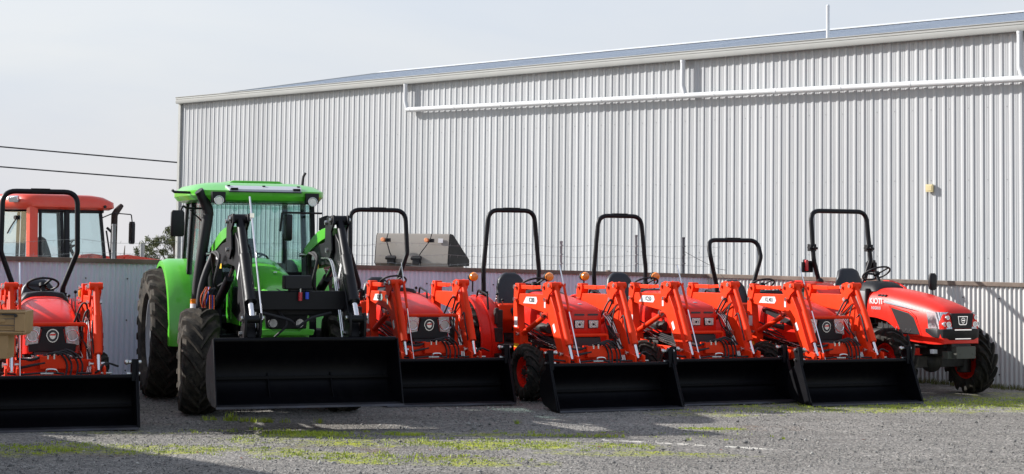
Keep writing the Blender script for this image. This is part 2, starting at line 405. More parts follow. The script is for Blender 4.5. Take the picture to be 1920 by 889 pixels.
def tractor_red(name, label, loc, rz, hood='box', rt=0, ztop=2.57, rwb=.86, rwt=.74, decal=None, seatz=1.02, amber=True, beacon=False, rops_y=1.95):
    T = thing(name, label, 'tractor', loc, rad(rz), 'red loader tractors parked in a row')
    # --- hood
    h = MB()
    if hood == 'box':
        st = [(-.60, .215, 1.19, .90, 8), (-.595, .228, 1.225, .89, 8), (-.55, .242, 1.265, .88, 7), (-.2, .272, 1.33, .86, 5.5), (.3, .305, 1.39, .84, 4.5), (.78, .325, 1.43, .82, 4.2)]
    else:
        st = [(-.62, .25, 1.06, .80, 4.2), (-.605, .28, 1.12, .78, 4), (-.54, .31, 1.185, .77, 3.8), (-.35, .335, 1.25, .76, 3.6), (0, .35, 1.325, .76, 3.4), (.4, .36, 1.375, .78, 3.4), (.78, .36, 1.39, .8, 3.4)]
    h.loft([sell(w, zb, zt, y, n) for y, w, zt, zb, n in st]); H = h.build('hood', 'red', T, smooth=40)
    if hood == 'box':
        g = MB()
        for s in (-1, 1): g.box((s*.100, -.603, 1.165), (.145, .012, .024))
        g.build('air_slot', 'ink', H)
        for s in (-1, 1):
            l = MB(); l.prism([(s*.103-.070, .985), (s*.103+.070, .985), (s*.103+.074, 1.095), (s*.103-.074, 1.095)], -.62, -.59, 'y', 1)
            l.prism([(s*.103-.064, .991), (s*.103+.064, .991), (s*.103+.068, 1.089), (s*.103-.068, 1.089)], -.627, -.618, 'y', 0)
            l.build('headlight', ['lens', 'plastic'], H, bev=.004)
            l = MB(); torus(l, (s*.103, -.629, 1.038), .038, .005, (0, 1, 0), 20, 6, 0); l.ball((s*.103, -.628, 1.038), .016, 10, 6, 1); l.build('headlight_bulb', ['chrome', 'plastic'], H)
        e = MB(); e.ball((0, -.40, 1.296), .03, 14, 6, 0, (1.1, 1.0, .35)); e.build('emblem', 'chrome', H)
        # decal stripe on the hood side and side panel with louvres
        for s in (-1, 1):
            d = MB(); d.prism([(-.35, 1.16), (.55, 1.22), (.55, 1.25), (-.25, 1.20)], s*.292, s*.30); d.build('side_stripe', 'lightgrey', H)
    else:
        m = MB(); mk = [(-.115, 1.075), (.115, 1.075), (.15, .90), (.27, .885), (.26, .80), (-.26, .80), (-.27, .885), (-.15, .90)]
        m.prism(mk, -.655, -.60, 'y'); m.prism([(-.16, 1.075), (-.1, 1.05), (0, 1.04), (.1, 1.05), (.16, 1.075), (.14, 1.09), (-.14, 1.09)], -.642, -.6, 'y'); m.build('grille', 'plastic', H, bev=.008)
        for s in (-1, 1):
            l = MB(); l.prism([(s*.135, 1.08), (s*.285, 1.12), (s*.305, .875), (s*.165, .865)][::s], -.645, -.585, 'y', 0)
            l.cyl((s*.222, -.652, .985), (s*.222, -.60, .985), .062, n=20, mi=0); torus(l, (s*.222, -.652, .985), .064, .007, (0, 1, 0), 24, 6, 2)
            l.build('headlight', ['lens', 'grey', 'chrome'], H, bev=.004)
        e = MB(); sh = [(.072*math.cos(2*PI*k/20)*(1 if math.sin(2*PI*k/20) > 0 else .9), .078*math.sin(2*PI*k/20)) for k in range(20)]
        e.prism([(a, .985+b) for a, b in sh], -.667, -.655, 'y', 1); e.prism([(a*.86, .985+b*.86) for a, b in sh], -.671, -.667, 'y', 2)
        e.prism([(a*.5, .985+b*.5) for a, b in sh], -.673, -.671, 'y', 1); e.prism([(-.036, .988), (.028, .986), (.036, 1.01), (-.028, 1.004)], -.676, -.673, 'y', 0); e.prism([(-.026, .972), (.026, .972), (.026, .982), (-.026, .982)], -.676, -.673, 'y', 1)
        e.build('emblem', ['red', 'chrome', 'ink'], H)
        ft = MB(); ft.prism([(-.22, .735), (.22, .735), (.24, .765), (-.24, .765)], -.66, -.64, 'y'); ft.build('grille_trim', 'chrome', H)
        for s in (-1, 1):
            d = MB(); d.prism([(-.36, 1.05), (.3, 1.2), (.5, 1.19), (.45, 1.14), (-.2, 1.0), (-.34, .98)], s*.350, s*.362); d.build('side_vent', 'plastic', H, bev=.006)
    b = MB(); yy = .30 if hood == 'box' else .42; w_, t_ = (.302, 1.385) if hood == 'box' else (.3605, 1.378)
    b.tube([(p[0]*1.002, p[1], p[2]+.001) for p in sell(w_, .86, t_, yy, 4.5 if hood == 'box' else 3.4, 30)], .0035, 5, caps=False); b.build('hood_seam', 'ink', H)
    for s in (-1, 1):
        b = MB(); b.box((s*(w_+.004), -.05, 1.02), (.012, .05, .03)); b.build('hood_latch', 'plastic', H, bev=.003)
    # --- engine block, chassis, dash, platform
    b = MB(); b.box((0, .05, .66), (.44, 1.35, .34)); b.box((0, -.35, .72), (.36, .45, .3)); b.box((0, 1.25, .55), (.42, 1.3, .35)); b.box((0, 1.85, .62), (.5, .5, .4))
    b.cyl((-.55, 1.85, .6), (.55, 1.85, .6), .11, n=14); b.box((.24, .1, .8), (.08, .5, .2)); b.cyl((-.27, .05, .72), (-.27, .45, .72), .07, n=14); b.cyl((.28, .2, .62), (.28, .5, .62), .06, n=12)
    b.build('chassis', 'iron', T, bev=.015)
    b = MB(); b.bar((-.5, 0, .40), (.5, 0, .40), .12, .14, side=(0, 1, 0)); b.box((0, 0, .5), (.26, .3, .2))
    for s in (-1, 1): b.cyl((s*.47, 0, .28), (s*.47, 0, .55), .085, n=14); b.bar((s*.1, .12, .36), (s*.45, .14, .36), .03, .03, side=(0, 1, 0))
    b.build('front_axle', 'iron', T, bev=.01)
    b = MB(); b.loft([loop(0, .93, .30*k, .17, z, 4, 24) for z, k in ((.75, .8), (1.1, .95), (1.33, 1), (1.42, .8), (1.44, .4))]); b.build('dashboard', 'plastic', T, smooth=50)
    b = MB(); b.box((0, 1.3, .66), (1.05, .75, .04)); b.box((-.5, 1.05, .52), (.14, .3, .05)); b.box((.5, 1.05, .52), (.14, .3, .05)); b.build('platform', 'iron', T, bev=.008)
    steering(T, (0, 1.12, 1.52)); seat(T, 1.68, seatz)
    for x, y, z in ((-.36, 1.62, 1.36), (-.32, 1.5, 1.28), (.36, 1.6, 1.36), (.42, 1.35, 1.42)):
        b = MB(); b.cyl((x*1.05, y+.1, .95), (x, y, z), .008, n=6, mi=1); b.ball((x, y, z), .022, 8, 6, 0); b.build('control_lever', ['plastic', 'steel'], T)
    fenders(T, 1.9, .70, .62, .43, .75)
    for s in (-1, 1):
        b = MB(); P = [(1.9+.722*math.cos(rad(a)), .62+.722*math.sin(rad(a))) for a in range(190, 40, -10)]; Q = [(1.9+.69*math.cos(rad(a)), .62+.69*math.sin(rad(a))) for a in range(50, 200, 10)]
        b.prism(P+Q, s*.50, s*.60); b.build('fender_rib', 'red', T, smooth=45)
        b = MB(); b.box((s*.47, 1.30, 1.02), (.10, .12, .26)); b.cyl((s*.52, 1.24, .95), (s*.52, 1.24, 1.18), .03, n=10); b.box((s*.50, 1.22, .80), (.12, .08, .2)); b.build('valve_box', 'iron', T, bev=.01)
    b = MB(); b.prism([(1.45, 1.0), (1.5, 1.22), (2.3, 1.22), (2.35, .8), (1.6, .8)], -.38, .38); b.build('rear_deck', 'redd', T, bev=.02)
    # hand rail on fender
    for s in (-1, 1):
        b = MB(); b.tube(fillet([(s*.60, 1.36, 1.15), (s*.60, 1.40, 1.36), (s*.60, 1.75, 1.42), (s*.60, 1.8, 1.3)], .06), .014, 8); b.build('grab_handle', 'black', T)
    rops(T, rops_y, 1.26, ztop, rwb, rwt, .034, rt)
    if amber:
        for s in (-1, 1):
            b = MB(); x = s*.60; b.lathe([(-.035, .012), (-.03, .055), (0, .068), (.03, .06), (.035, .02)], (x, 1.92, 1.60), 'y', 20, 0)
            b.cyl((x, 1.955, 1.60), (x, 2.0, 1.60), .066, n=20, mi=1); b.cyl((x, 1.97, 1.38), (x, 1.97, 1.55), .012, n=8, mi=1)
            b.build('turn_light', ['amber', 'plastic'], T)
    if beacon:
        b = MB(); b.lathe([(0, .05), (.02, .055), (.09, .055), (.12, .04), (.13, .01)], (.50, 1.25, 1.36), 'z', 18, 0); b.cyl((.50, 1.25, 1.1), (.50, 1.25, 1.36), .02, n=8, mi=1); b.build('beacon', ['amber', 'plastic'], T)
    # wheels
    for s in (-1, 1):
        wheel(T, 'rear_wheel', s*.60, 1.88, .62, .36, .33, 20, spin=.1, lug=.038)
        wheel(T, 'front_wheel', s*.56, 0, .385, .26, .2, 16, spin=.3*s, lug=.03)
    # --- loader masts and front frame
    for s in (-1, 1):
        x = s*.475
        b = MB(); b.prism([(.36, .55), (.58, .55), (.62, 1.2), (.60, 1.5), (.55, 1.55), (.45, 1.55), (.42, 1.48), (.50, 1.28), (.46, 1.0), (.34, .82)], x-.055, x+.055)
        b.bar((x, .5, .75), (x*.78, -.35, .56), .07, .10); b.bar((x*.75, .55, .62), (x*.75, -.5, .62), .04, .14)
        b.box((x*.8, .48, .62), (.22, .2, .12)); b.box((x*.6, -.5, .6), (.3, .12, .12))
        M_ = b.build('loader_mast', 'redd', T, bev=.006)
        b = MB(); b.box((x-.0575, .515, 1.02), (.004, .10, .14)); b.build('warning_decal', 'white', M_)
        if s < 0 and decal:
            b = MB(); b.box((x-.058, .49, .70), (.005, .15, .05)); b.build('yellow_decal', 'yellow', M_)
        # arm
        A = MB(); arm = [(.56, 1.28), (.56, 1.385), (.50, 1.41), (-.50, 1.43), (-.60, 1.40), (-.74, 1.22), (-1.06, .66), (-1.10, .55), (-1.05, .47), (-.96, .47), (-.92, .56), (-.60, 1.02), (-.50, 1.13), (-.35, 1.19), (.2, 1.235)]
        A.prism(arm, x-.04, x+.04); arm_o = A.build('loader_arm', 'redd', T, bev=.007)
        b = MB(); b.prism([(-.44, 1.36), (-.36, 1.48), (-.40, 1.57), (-.52, 1.60), (-.70, 1.57), (-.68, 1.48), (-.58, 1.42), (-.50, 1.30)], x-.062, x-.045); b.prism([(-.44, 1.36), (-.36, 1.48), (-.40, 1.57), (-.52, 1.60), (-.70, 1.57), (-.68, 1.48), (-.58, 1.42), (-.50, 1.30)], x+.045, x+.062)
        b.bar((x, .50, 1.50), (x, .02, 1.505), .05, .055); b.bar((x, .04, 1.505), (x, -.44, 1.53), .04, .045); b.build('levelling_link', 'redd', arm_o, bev=.004)
        for yy, zz in ((.52, 1.33), (.52, 1.50), (-.42, 1.53), (-.5, 1.36), (-.63, 1.55), (.42, .86), (-.40, 1.16), (-1.02, .54), (-1.0, .68)):
            b = MB(); b.cyl((x-.080, yy, zz), (x+.085, yy, zz), .021, n=10); b.cyl((x-.095, yy, zz), (x-.08, yy, zz), .03, n=6); b.build('pivot_pin', 'steel', arm_o)
        b = MB(); b.cyl((x, .42, .86), (x, .40, .862), .045, n=12); b.cyl((x, .42, .86), (x, -.28, 1.115), .036, n=14); b.cyl((x, -.28, 1.115), (x, -.40, 1.16), .02, n=10, mi=1); b.build('lift_cylinder', ['redd', 'chrome'], arm_o)
        b = MB(); b.cyl((x-.075, -.66, 1.555), (x+.075, -.66, 1.555), .042, n=14)
        b.cyl((x, -.66, 1.555), (x, -.90, 1.17), .036, n=14); b.cyl((x, -.87, 1.215), (x, -1.105, .80), .046, n=14); b.cyl((x, -1.10, .80), (x, -1.20, .62), .022, n=10, mi=1)
        b.build('bucket_cylinder', ['redd', 'chrome'], arm_o)
        b = MB(); b.prism([(-1.26, .50), (-1.02, .46), (-1.02, .60), (-1.14, .68), (-1.26, .66)], x-.075, x-.05); b.prism([(-1.26, .50), (-1.02, .46), (-1.02, .60), (-1.14, .68), (-1.26, .66)], x+.05, x+.075)
        b.build('hitch_plate', 'redd', arm_o, bev=.004)
        if s < 0:
            if decal:
                b = MB(); b.prism([(.30, 1.285), (.20, 1.375), (-.14, 1.385), (-.17, 1.33), (-.13, 1.29)], x-.0445, x-.041, mi=0)
                text_mb(b, decal, .085, frameM((x-.046, .01, 1.335), (0, -1, 0), (-1, 0, 0)), 1)
                b.build('model_decal', ['white', 'ink'], arm_o)
                b = MB(); b.prism([(-.72, 1.06), (-.78, .96), (-.73, .93), (-.67, 1.03)], x-.0445, x-.041); b.build('arm_decal', 'white', arm_o)
                b = MB(); b.box((x-.0435, -.42, 1.305), (.004, .045, .11)); b.build('warning_decal', 'white', arm_o)
        if s > 0:   # hydraulic lines and hoses on the inner face of the far arm
            b = MB()
            for k in range(3):
                b.tube(curve([(x-.055-.018*k, -.30, 1.17), (x-.06-.018*k, -.55, 1.08-.02*k), (x-.06-.018*k, -.93, .62), (x-.12-.02*k, -.97, .56), (x-.25, -.95, .56)]), .008, 6)
            b.box((x-.075, -.72, .86), (.05, .07, .13)); b.box((x-.075, -.80, .72), (.045, .03, .1))
            b.build('hydraulic_line', 'steel', arm_o)
            b = MB()
            b.tube(curve([(x-.06, -.40, 1.18), (x-.10, -.62, 1.34), (x-.16, -.62, 1.33), (x-.24, -.5, 1.08), (x-.28, -.3, .95)]), .012, 8)
            b.tube(curve([(x-.05, -.45, 1.14), (x-.08, -.70, 1.28), (x-.13, -.74, 1.22), (x-.15, -.72, 1.0), (x-.1, -.8, .85)]), .011, 8)
            b.tube(curve([(x-.03, -.72, 1.1), (x-.05, -.86, 1.16), (x-.06, -.95, 1.02), (x-.04, -1.02, .8)]), .010, 8)
            b.build('hydraulic_hose', 'cable', arm_o)
        else:       # chrome level-indicator rod in front of the near arm
            b = MB(); b.cyl((x+.09, -.58, 1.82), (x+.09, -1.25, .56), .009, n=8, mi=1); b.cyl((x+.09, -.72, 1.56), (x+.09, -.9, 1.22), .017, n=8, mi=0); b.box((x+.085, -.70, 1.56), (.07, .04, .04), mi=0)
            b.build('level_indicator', ['redd', 'chrome'], arm_o)
    for s in (-1, 1):
        b = MB(); b.cyl((s*.30, -.1, .95), (s*.30, .25, .97), .06, n=14); b.box((s*.26, .5, .92), (.10, .2, .16)); b.box((s*.27, -.35, .82), (.06, .16, .2)); b.build('engine_filter', 'iron', T, bev=.008)
        b = MB()
        for k in range(4): b.tube(curve([(s*.42, .46, 1.0-.06*k), (s*.36, .2, .92-.05*k), (s*.33, -.1-.05*k, .84-.03*k), (s*.24, -.5, .78-.02*k), (s*.12, -.85, .72)]), .011, 6)
        b.tube(curve([(s*.40, -.35, 1.16), (s*.36, -.5, 1.0), (s*.38, -.7, .86), (s*.40, -.9, .74)]), .011, 6); b.build('side_hose', 'cable', T)
        b = MB(); b.tube(fillet([(s*.40, .44, .92), (s*.36, .1, .80), (s*.36, -.5, .72), (s*.2, -.84, .74)], .06), .007, 6); b.tube(fillet([(s*.38, .44, .88), (s*.34, .1, .76), (s*.34, -.5, .69), (s*.1, -.86, .72)], .06), .007, 6); b.build('steel_line', 'steel', T)
    # cross tube, valve box and brush guard
    b = MB(); b.bar((-.47, -.86, .66), (.47, -.86, .66), .11, .13, side=(0, 1, 0)); b.box((0, -.91, .70), (.32, .16, .15)); b.box((-.02, -.94, .58), (.1, .02, .05)); b.bar((-.44, -.97, .54), (.44, -.97, .54), .05, .06, side=(0, 1, 0))
    b.build('cross_tube', 'redd', T, bev=.008)
    b = MB(); b.tube(fillet([(-.26, -.70, .55), (-.26, -.72, .90), (.26, -.72, .90), (.26, -.70, .55)] if hood == 'box' else [(-.36, -.72, .5), (-.36, -.76, 1.12), (.36, -.76, 1.12), (.36, -.72, .5)], .03, 3), .022, 10)
    b.bar((-.3, -.68, .70), (.3, -.68, .70), .05, .03, side=(0, 1, 0)); b.box((0, -.66, .5), (.62, .12, .16)); b.build('brush_guard', 'redd', T)
    b = MB(); b.box((0, -.62, .74), (.40, .03, .24)); b.build('radiator_screen', 'ink', H)
    b = MB()
    for k, (x0, z0) in enumerate(((-.08, .80), (-.03, .82), (.04, .82), (.09, .80))):
        b.tube(curve([(x0, -.93, .74), (x0+.02, -1.0, .80+.015*k), (x0+.14, -1.02, .80), (x0+.22, -1.0, .68), (x0+.2, -1.05, .52)]), .011, 8)
    b.tube(curve([(-.44, -.9, .62), (-.3, -.97, .66), (-.1, -.98, .70)]), .016, 8); b.tube(curve([(-.40, -.85, .74), (-.25, -.92, .73), (-.08, -.95, .78)]), .016, 8)
    b.tube(curve([(-.7, -1.12, .62), (-.55, -1.15, .60), (-.35, -1.15, .585), (-.1, -1.14, .6), (.1, -1.15, .585)]), .012, 8)
    b.tube(curve([(.7, -1.12, .66), (.55, -1.18, .70), (.45, -1.18, .60), (.25, -1.15, .59)]), .012, 8)
    b.build('valve_hose', 'cable', T)
    for xx in (-.07, .0): b = MB(); b.cyl((xx, -.98, .74), (xx, -.98, .80), .016, n=8); b.build('hydraulic_coupling', 'steel', T)
    b = MB(); b.cyl((-.16, -1.17, .59), (-.02, -1.17, .59), .012, n=8); b.tube(curve([(-.10, -1.15, .59), (-.09, -1.16, .635), (.0, -1.16, .635), (.03, -1.15, .6)]), .01, 8); b.build('hydraulic_coupling', 'steel', T)
    b = MB(); b.cyl((.5, -1.2, .59), (.62, -1.2, .59), .012, n=8); b.build('hydraulic_coupling', 'steel', T)
    # bucket
    bucket(T, .86, -1.70, .57)
    return T

def bucket(T, hw, yl, zt, z0=0., depth=.62, top=.34, mat='bucket', ears=True, ribs=0, th=.014):
    """yl: y of the lip; zt: height of the top edge above z0"""
    D = depth; k = zt/.57
    prof = [(yl, .012), (yl+D*.42, .012), (yl+D*.80, .06*k), (yl+D*.97, .17*k), (yl+D, .30*k), (yl+D*.93, .42*k), (yl+top+.05, .535*k), (yl+top, .57*k)]
    inn = [(y-(.0 if i == 0 else th*.6), z+(th if i < 4 else 0) - (th if i > 5 else 0)) for i, (y, z) in enumerate(prof)]
    inn = [(yl, .026), (yl+D*.42, .026), (yl+D*.78, .06*k+.014), (yl+D*.97-.02, .18*k), (yl+D-.016, .30*k), (yl+D*.92-.014, .41*k), (yl+top+.04, .52*k), (yl+top-.006, .555*k)]
    b = MB(); b.prism([(y, z+z0) for y, z in prof]+[(y, z+z0) for y, z in inn[::-1]], -hw, hw)
    b.tube([(-hw, yl+top, z0+zt-.01), (hw, yl+top, z0+zt-.01)], .028, 10)
    ce = MB(); ce.prism([(yl-.012, z0+.004), (yl-.004, z0+.026), (yl+.14, z0+.036), (yl+.14, z0+.027)], -hw-.012, hw+.012)
    b.bar((-hw, yl+D*.9, z0+.22*k), (hw, yl+D*.9, z0+.22*k), .02, .03, side=(0, 1, 0))
    for i in range(ribs):
        x = (-1+2*(i+1)/(ribs+1))*hw*1.05; b.prism([(yl+D*.6, .03+z0), (yl+D*.85, .1*k+z0), (yl+D-.02, .26*k+z0), (yl+D*.93, .26*k+z0), (yl+D*.8, .12*k+z0)], x-.006, x+.006)
    o = b.build('bucket', mat, T, smooth=50); ce.build('cutting_edge', 'edge', o)
    for s in (-1, 1):
        e = MB(); e.prism([(y, z+z0) for y, z in prof]+[(yl+top-.06, z0+zt+.005), (yl+.13, z0+zt*.45), (yl+.02, z0+.06)], s*hw, s*(hw+.016))
        if ears:
            e.prism([(yl+.02, z0+.02), (yl+.11, z0+.02), (yl+.22, z0+zt*.5), (yl+top+.02, z0+zt*.85), (yl+top+.1, z0+zt+.16), (yl+top-.02, z0+zt+.19), (yl+top-.08, z0+zt*.95), (yl+.13, z0+zt*.45)], s*(hw+.016), s*(hw+.036))
            e.prism([(yl+top+.1, z0+zt+.16), (yl+top-.02, z0+zt+.19), (yl+top-.05, z0+zt*.9), (yl+top+.1, z0+zt*.9)], s*(hw-.04), s*(hw+.016))
        e.build('end_plate', mat, o, bev=.003)
        if ears:
            q = MB(); q.cyl((s*(hw-.09), yl+top+.03, z0+zt+.15), (s*(hw+.07), yl+top+.03, z0+zt+.15), .02, n=10); q.ball((s*(hw-.09), yl+top+.03, z0+zt+.15), .03, 10, 6); q.build('hitch_pin', 'steel', o)
            q = MB(); q.cyl((s*(hw-.09), yl+top+.03, z0+zt+.02), (s*(hw+.06), yl+top+.03, z0+zt+.02), .018, n=10); q.build('hitch_pin', 'steel', o)
    return o

def place(C, th, t=1.7):
    a = rad(th); return (C[0]-t*math.sin(a), C[1]+t*math.cos(a), 0)
tractor_red('loader_tractor', 'leftmost red loader tractor, with star badge and amber beacon, standing behind the tan tray', place((-4.93, 19.2), 19), 19, 'round', 1, 2.70, .66, .96, None, 1.0, False, True)
tractor_red('loader_tractor', 'red loader tractor with tall wide roll bar, standing just right of the green tractor', place((-.73, 22.6), 20), 20, 'round', 1, 2.56, .62, .88, 'KL48', 1.0, False, False)
tractor_red('loader_tractor', 'red tractor with rectangular headlights and tallest narrow roll bar, front wheel visible beside bucket', place((1.44, 22.2), 23), 23, 'box', 0, 2.57, .86, .72, 'K280', 1.1)
tractor_red('loader_tractor', 'red tractor with rectangular headlights, parked directly left of the one with the lowest roll bar', place((3.10, 23.3), 23), 23, 'box', 0, 2.52, .86, .72, 'K250', 1.1)
tractor_red('loader_tractor', 'red loader tractor with the lowest roll bar of the row and a star badge', place((4.80, 23.4), 22), 22, 'round', 1, 2.17, .66, .88, 'KL401', 1.0, False, False)
# ------------------------------------------------------------------ red tractor without loader, at the end of the row
def tractor_big_red(loc, rz):
    T = thing('utility_tractor', 'red tractor without a loader at the right end of the row, grey cowl behind hood', 'tractor', loc, rad(rz))
    h = MB()
    st = [(-.66, .27, 1.05, .765, 5), (-.645, .31, 1.14, .755, 5), (-.60, .335, 1.20, .75, 4.6), (-.48, .345, 1.255, .745, 4.2), (-.25, .352, 1.32, .745, 3.8), (0, .358, 1.37, .76, 3.5), (.2, .36, 1.405, .83, 3.4), (.36, .36, 1.425, .93, 3.3), (.55, .36, 1.445, 1.02, 3.3), (.8, .358, 1.465, 1.06, 3.3), (1.04, .355, 1.47, 1.07, 3.3)]
    h.loft([sell(w, zb, zt+.03, y, n, 26) for y, w, zt, zb, n in st]); H = h.build('hood', 'red', T, smooth=40)
    # moulded crease around the side air intake
    for s in (-1, 1):
        b = MB(); b.prism([(.46, 1.225), (.05, 1.16), (-.06, 1.10), (-.20, .865), (.20, .85)], s*.352, s*.366); b.build('side_intake', 'grey' if False else 'plastic', H, bev=.008)
        b = MB(); b.prism([(.52, 1.255), (.04, 1.19), (-.09, 1.12), (-.25, .835), (.22, .815)], s*.345, s*.361); b.build('intake_surround', 'red', H, bev=.01)
        b = MB()
        for k in range(3): b.prism([(.80-.07*k, 1.405), (.755-.07*k, 1.405), (.77-.07*k, 1.375), (.815-.07*k, 1.375)], s*.30, s*.325)
        b.build('air_slot', 'ink', H)
        b = MB(); b.prism([(.62, 1.325), (.25, 1.275), (-.10, 1.21), (.3, 1.25), (.62, 1.285)], s*.352, s*.3615, mi=0)
        b.prism([(.60, 1.305), (.25, 1.26), (.05, 1.23), (.3, 1.25), (.60, 1.285)], s*.3617, s*.363, mi=1); b.build('side_stripe', ['lightgrey', 'rimgrey'], H)
        b = MB()
        xd = (0, -1, 0) if s < 0 else (0, 1, 0)
        text_mb(b, 'KIOTI', .115, frameM((s*.366, .80, 1.30), xd, (s, 0, 0)), 0, .0015); text_mb(b, 'NX5010', .062, frameM((s*.3625, .80, 1.20), xd, (s, 0, 0)), 1, .0015)
        b.build('model_lettering', ['white', 'lightgrey'], H)
    # black mask, bumper, headlights
    b = MB(); b.prism([(-.20, 1.185), (.20, 1.185), (.17, .97), (-.17, .97)], -.675, -.60, 'y'); b.loft([[(-.18, -.60, 1.20), (.18, -.60, 1.20), (.19, -.5, 1.235), (-.19, -.5, 1.235)][::1], [(-.18, -.676, 1.15), (.18, -.676, 1.15), (.19, -.5, 1.15), (-.19, -.5, 1.15)]])
    G = b.build('grille', 'plastic', H, bev=.008)
    def wrap(z0, z1, x0, w0, w1, y0, y1, back, off, name, mats, mi=0):
        for s in (-1, 1):
            b = MB(); secs = []
            for z, w, y in ((z0, w0, y0), (z1, w1, y1)):
                P = [(x0, y-off), (w-.07, y-off+.004), (w-.012, y+.035), (w+off, y+.12), (w+off, y+back), (w-.03, y+back), (w-.04, y+.12), (w-.08, y+.04), (x0, y+.03)]
                secs.append([(s*a, c, z) for a, c in P])
            b.loft(secs); b.build(name, mats, H, bev=.004)
    wrap(.965, 1.20, .17, .335, .322, -.655, -.605, .30, .013, 'headlight', 'lens')
    for s in (-1, 1):
        b = MB()
        for (x, z, r) in ((.25, 1.125, .026), (.235, 1.03, .036), (.295, 1.035, .028)):
            b.cyl((s*x, -.662 if x < .28 else -.648, z), (s*x, -.62, z), r, n=16, mi=1); torus(b, (s*x, -.664 if x < .28 else -.650, z), r, .004, (0, 1, 0), 20, 6, 0)
        b.build('headlight_bulb', ['chrome', 'lens'], H)
    b = MB(); secs = []
    for z, w, y in ((.80, .30, -.655), (.84, .345, -.675), (.955, .352, -.68), (.965, .345, -.67)):
        P = [(-w, y+.38), (-w, y+.12), (-w+.03, y+.03), (-w+.1, y), (w-.1, y), (w-.03, y+.03), (w, y+.12), (w, y+.38)]
        secs.append([(a, c, z) for a, c in P])
    b.loft(secs); B = b.build('lower_grille', 'plastic', H, bev=.004)
    b = MB(); b.box((0, -.684, .955), (.30, .012, .014)); b.box((0, -.682, .83), (.28, .012, .012)); b.build('grille_trim', 'chrome', B)
    e = MB(); fr = [(-.088, 1.145), (.088, 1.145), (.070, 1.035), (.05, 1.022), (-.05, 1.022), (-.070, 1.035)]
    e.prism(fr, -.683, -.675, 'y', 0); e.prism([(x*.86, 1.085+(z-1.085)*.84) for x, z in fr], -.686, -.683, 'y', 1)
    sh = [(.038*math.cos(2*PI*k/20)*(1 if math.sin(2*PI*k/20) > 0 else .85), .04*math.sin(2*PI*k/20)) for k in range(20)]
    e.prism([(a, 1.085+b_) for a, b_ in sh], -.690, -.686, 'y', 0); e.prism([(a*.78, 1.085+b_*.78) for a, b_ in sh], -.693, -.690, 'y', 1); e.prism([(-.024, 1.078), (.024, 1.078), (.026, 1.094), (-.026, 1.094)], -.696, -.693, 'y', 0)
    e.build('emblem', ['chrome', 'ink'], H)
    # underside
    b = MB(); b.box((0, .2, .86), (.46, 1.5, .34)); b.box((0, -.3, .68), (.34, .7, .22)); b.box((0, 1.5, .72), (.5, 1.4, .4)); b.cyl((-.62, 2.05, .72), (.62, 2.05, .72), .14, n=16)
    b.cyl((-.27, .1, .88), (-.27, .5, .88), .075, n=14); b.cyl((-.3, .7, .82), (-.3, 1.1, .80), .09, n=14); b.box((-.27, .35, 1.02), (.08, .3, .1)); b.cyl((-.25, -.2, .70), (-.25, .6, .66), .03, n=8); b.build('chassis', 'iron', T, bev=.015)
    b = MB()
    for k in range(7): b.tube(curve([(-.33, .7-.12*k, 1.0), (-.36, .62-.1*k, .9), (-.3, .66-.08*k, .80)]), .012, 6)
    b.build('engine_hose', 'cable', T)
    b = MB(); b.bar((-.62, 0, .47), (.62, 0, .47), .15, .17, side=(0, 1, 0)); b.ball((0, 0, .47), .16, 14, 8); b.cyl((-.5, .16, .47), (.5, .16, .47), .025, n=10)
    for s in (-1, 1): b.cyl((s*.6, 0, .30), (s*.6, 0, .64), .10, n=14)
    b.build('front_axle', 'iron', T, bev=.012)
    b = MB(); b.box((0, -.70, .64), (.34, .10, .17)); b.box((0, -.60, .6), (.5, .12, .1)); b.cyl((-.11, -.752, .62), (-.11, -.745, .62), .01, n=8, mi=1); b.cyl((.11, -.752, .62), (.11, -.745, .62), .01, n=8, mi=1); b.build('weight_bracket', ['olive', 'iron'], T, bev=.008)
    b = MB(); b.box((-.30, -.42, .64), (.08, .07, .06)); b.build('socket_box', 'white', T, bev=.006)
    # cowl, dash, platform
    b = MB(); b.loft([loop(0, 1.22, .345*k, .20, z, 4, 28) for z, k in ((.95, .9), (1.15, 1), (1.35, 1), (1.44, .94))]); b.build('cowl', 'grey', T, smooth=50)
    b = MB(); b.box((0, 1.045, 1.22), (.735, .03, .52)); b.build('cowl_seal', 'plastic', T, bev=.008)
    b = MB(); b.loft([loop(0, 1.10, .30, .26, 1.44, 4, 28), loop(0, 1.12, .28, .24, 1.50, 4, 28), loop(0, 1.18, .22, .18, 1.56, 4, 28), loop(0, 1.22, .14, .12, 1.585, 4, 28)]); b.build('dashboard', 'plastic', T, smooth=50)
    steering(T, (0, 1.26, 1.70), .21, (0, .55, 1)); seat(T, 1.62, 1.10, .56, top=.62)
    b = MB(); b.box((0, 1.55, .86), (1.15, .72, .05)); b.box((0, 1.95, 1.0), (.9, .5, .3)); b.build('platform', 'iron', T, bev=.01)
    b = MB(); b.box((-.60, 1.35, .80), (.14, .5, .14)); b.box((.60, 1.35, .80), (.14, .5, .14)); b.build('side_step', 'red', T, bev=.01)
    for s in (-1, 1):
        b = MB(); b.tube(fillet([(s*.60, 1.18, .84), (s*.60, 1.18, 1.14), (s*.60, 1.50, 1.14), (s*.60, 1.62, .84)], .07), .017, 8); b.build('grab_handle', 'red', T)
    b = MB(); b.box((-.675, 1.38, .92), (.006, .11, .09)); b.build('warning_decal', 'white', T)
    b = MB(); b.loft([loop(-.60, 1.66, .035*k, .02, z, 3, 16) for z, k in ((1.18, .6), (1.20, 1), (1.33, 1), (1.35, .6))], 0); b.box((-.60, 1.69, 1.26), (.09, .03, .19), mi=1); b.cyl((-.60, 1.69, 1.0), (-.60, 1.69, 1.2), .014, n=8, mi=1); b.build('side_lamp', ['lens', 'redlens'], T)
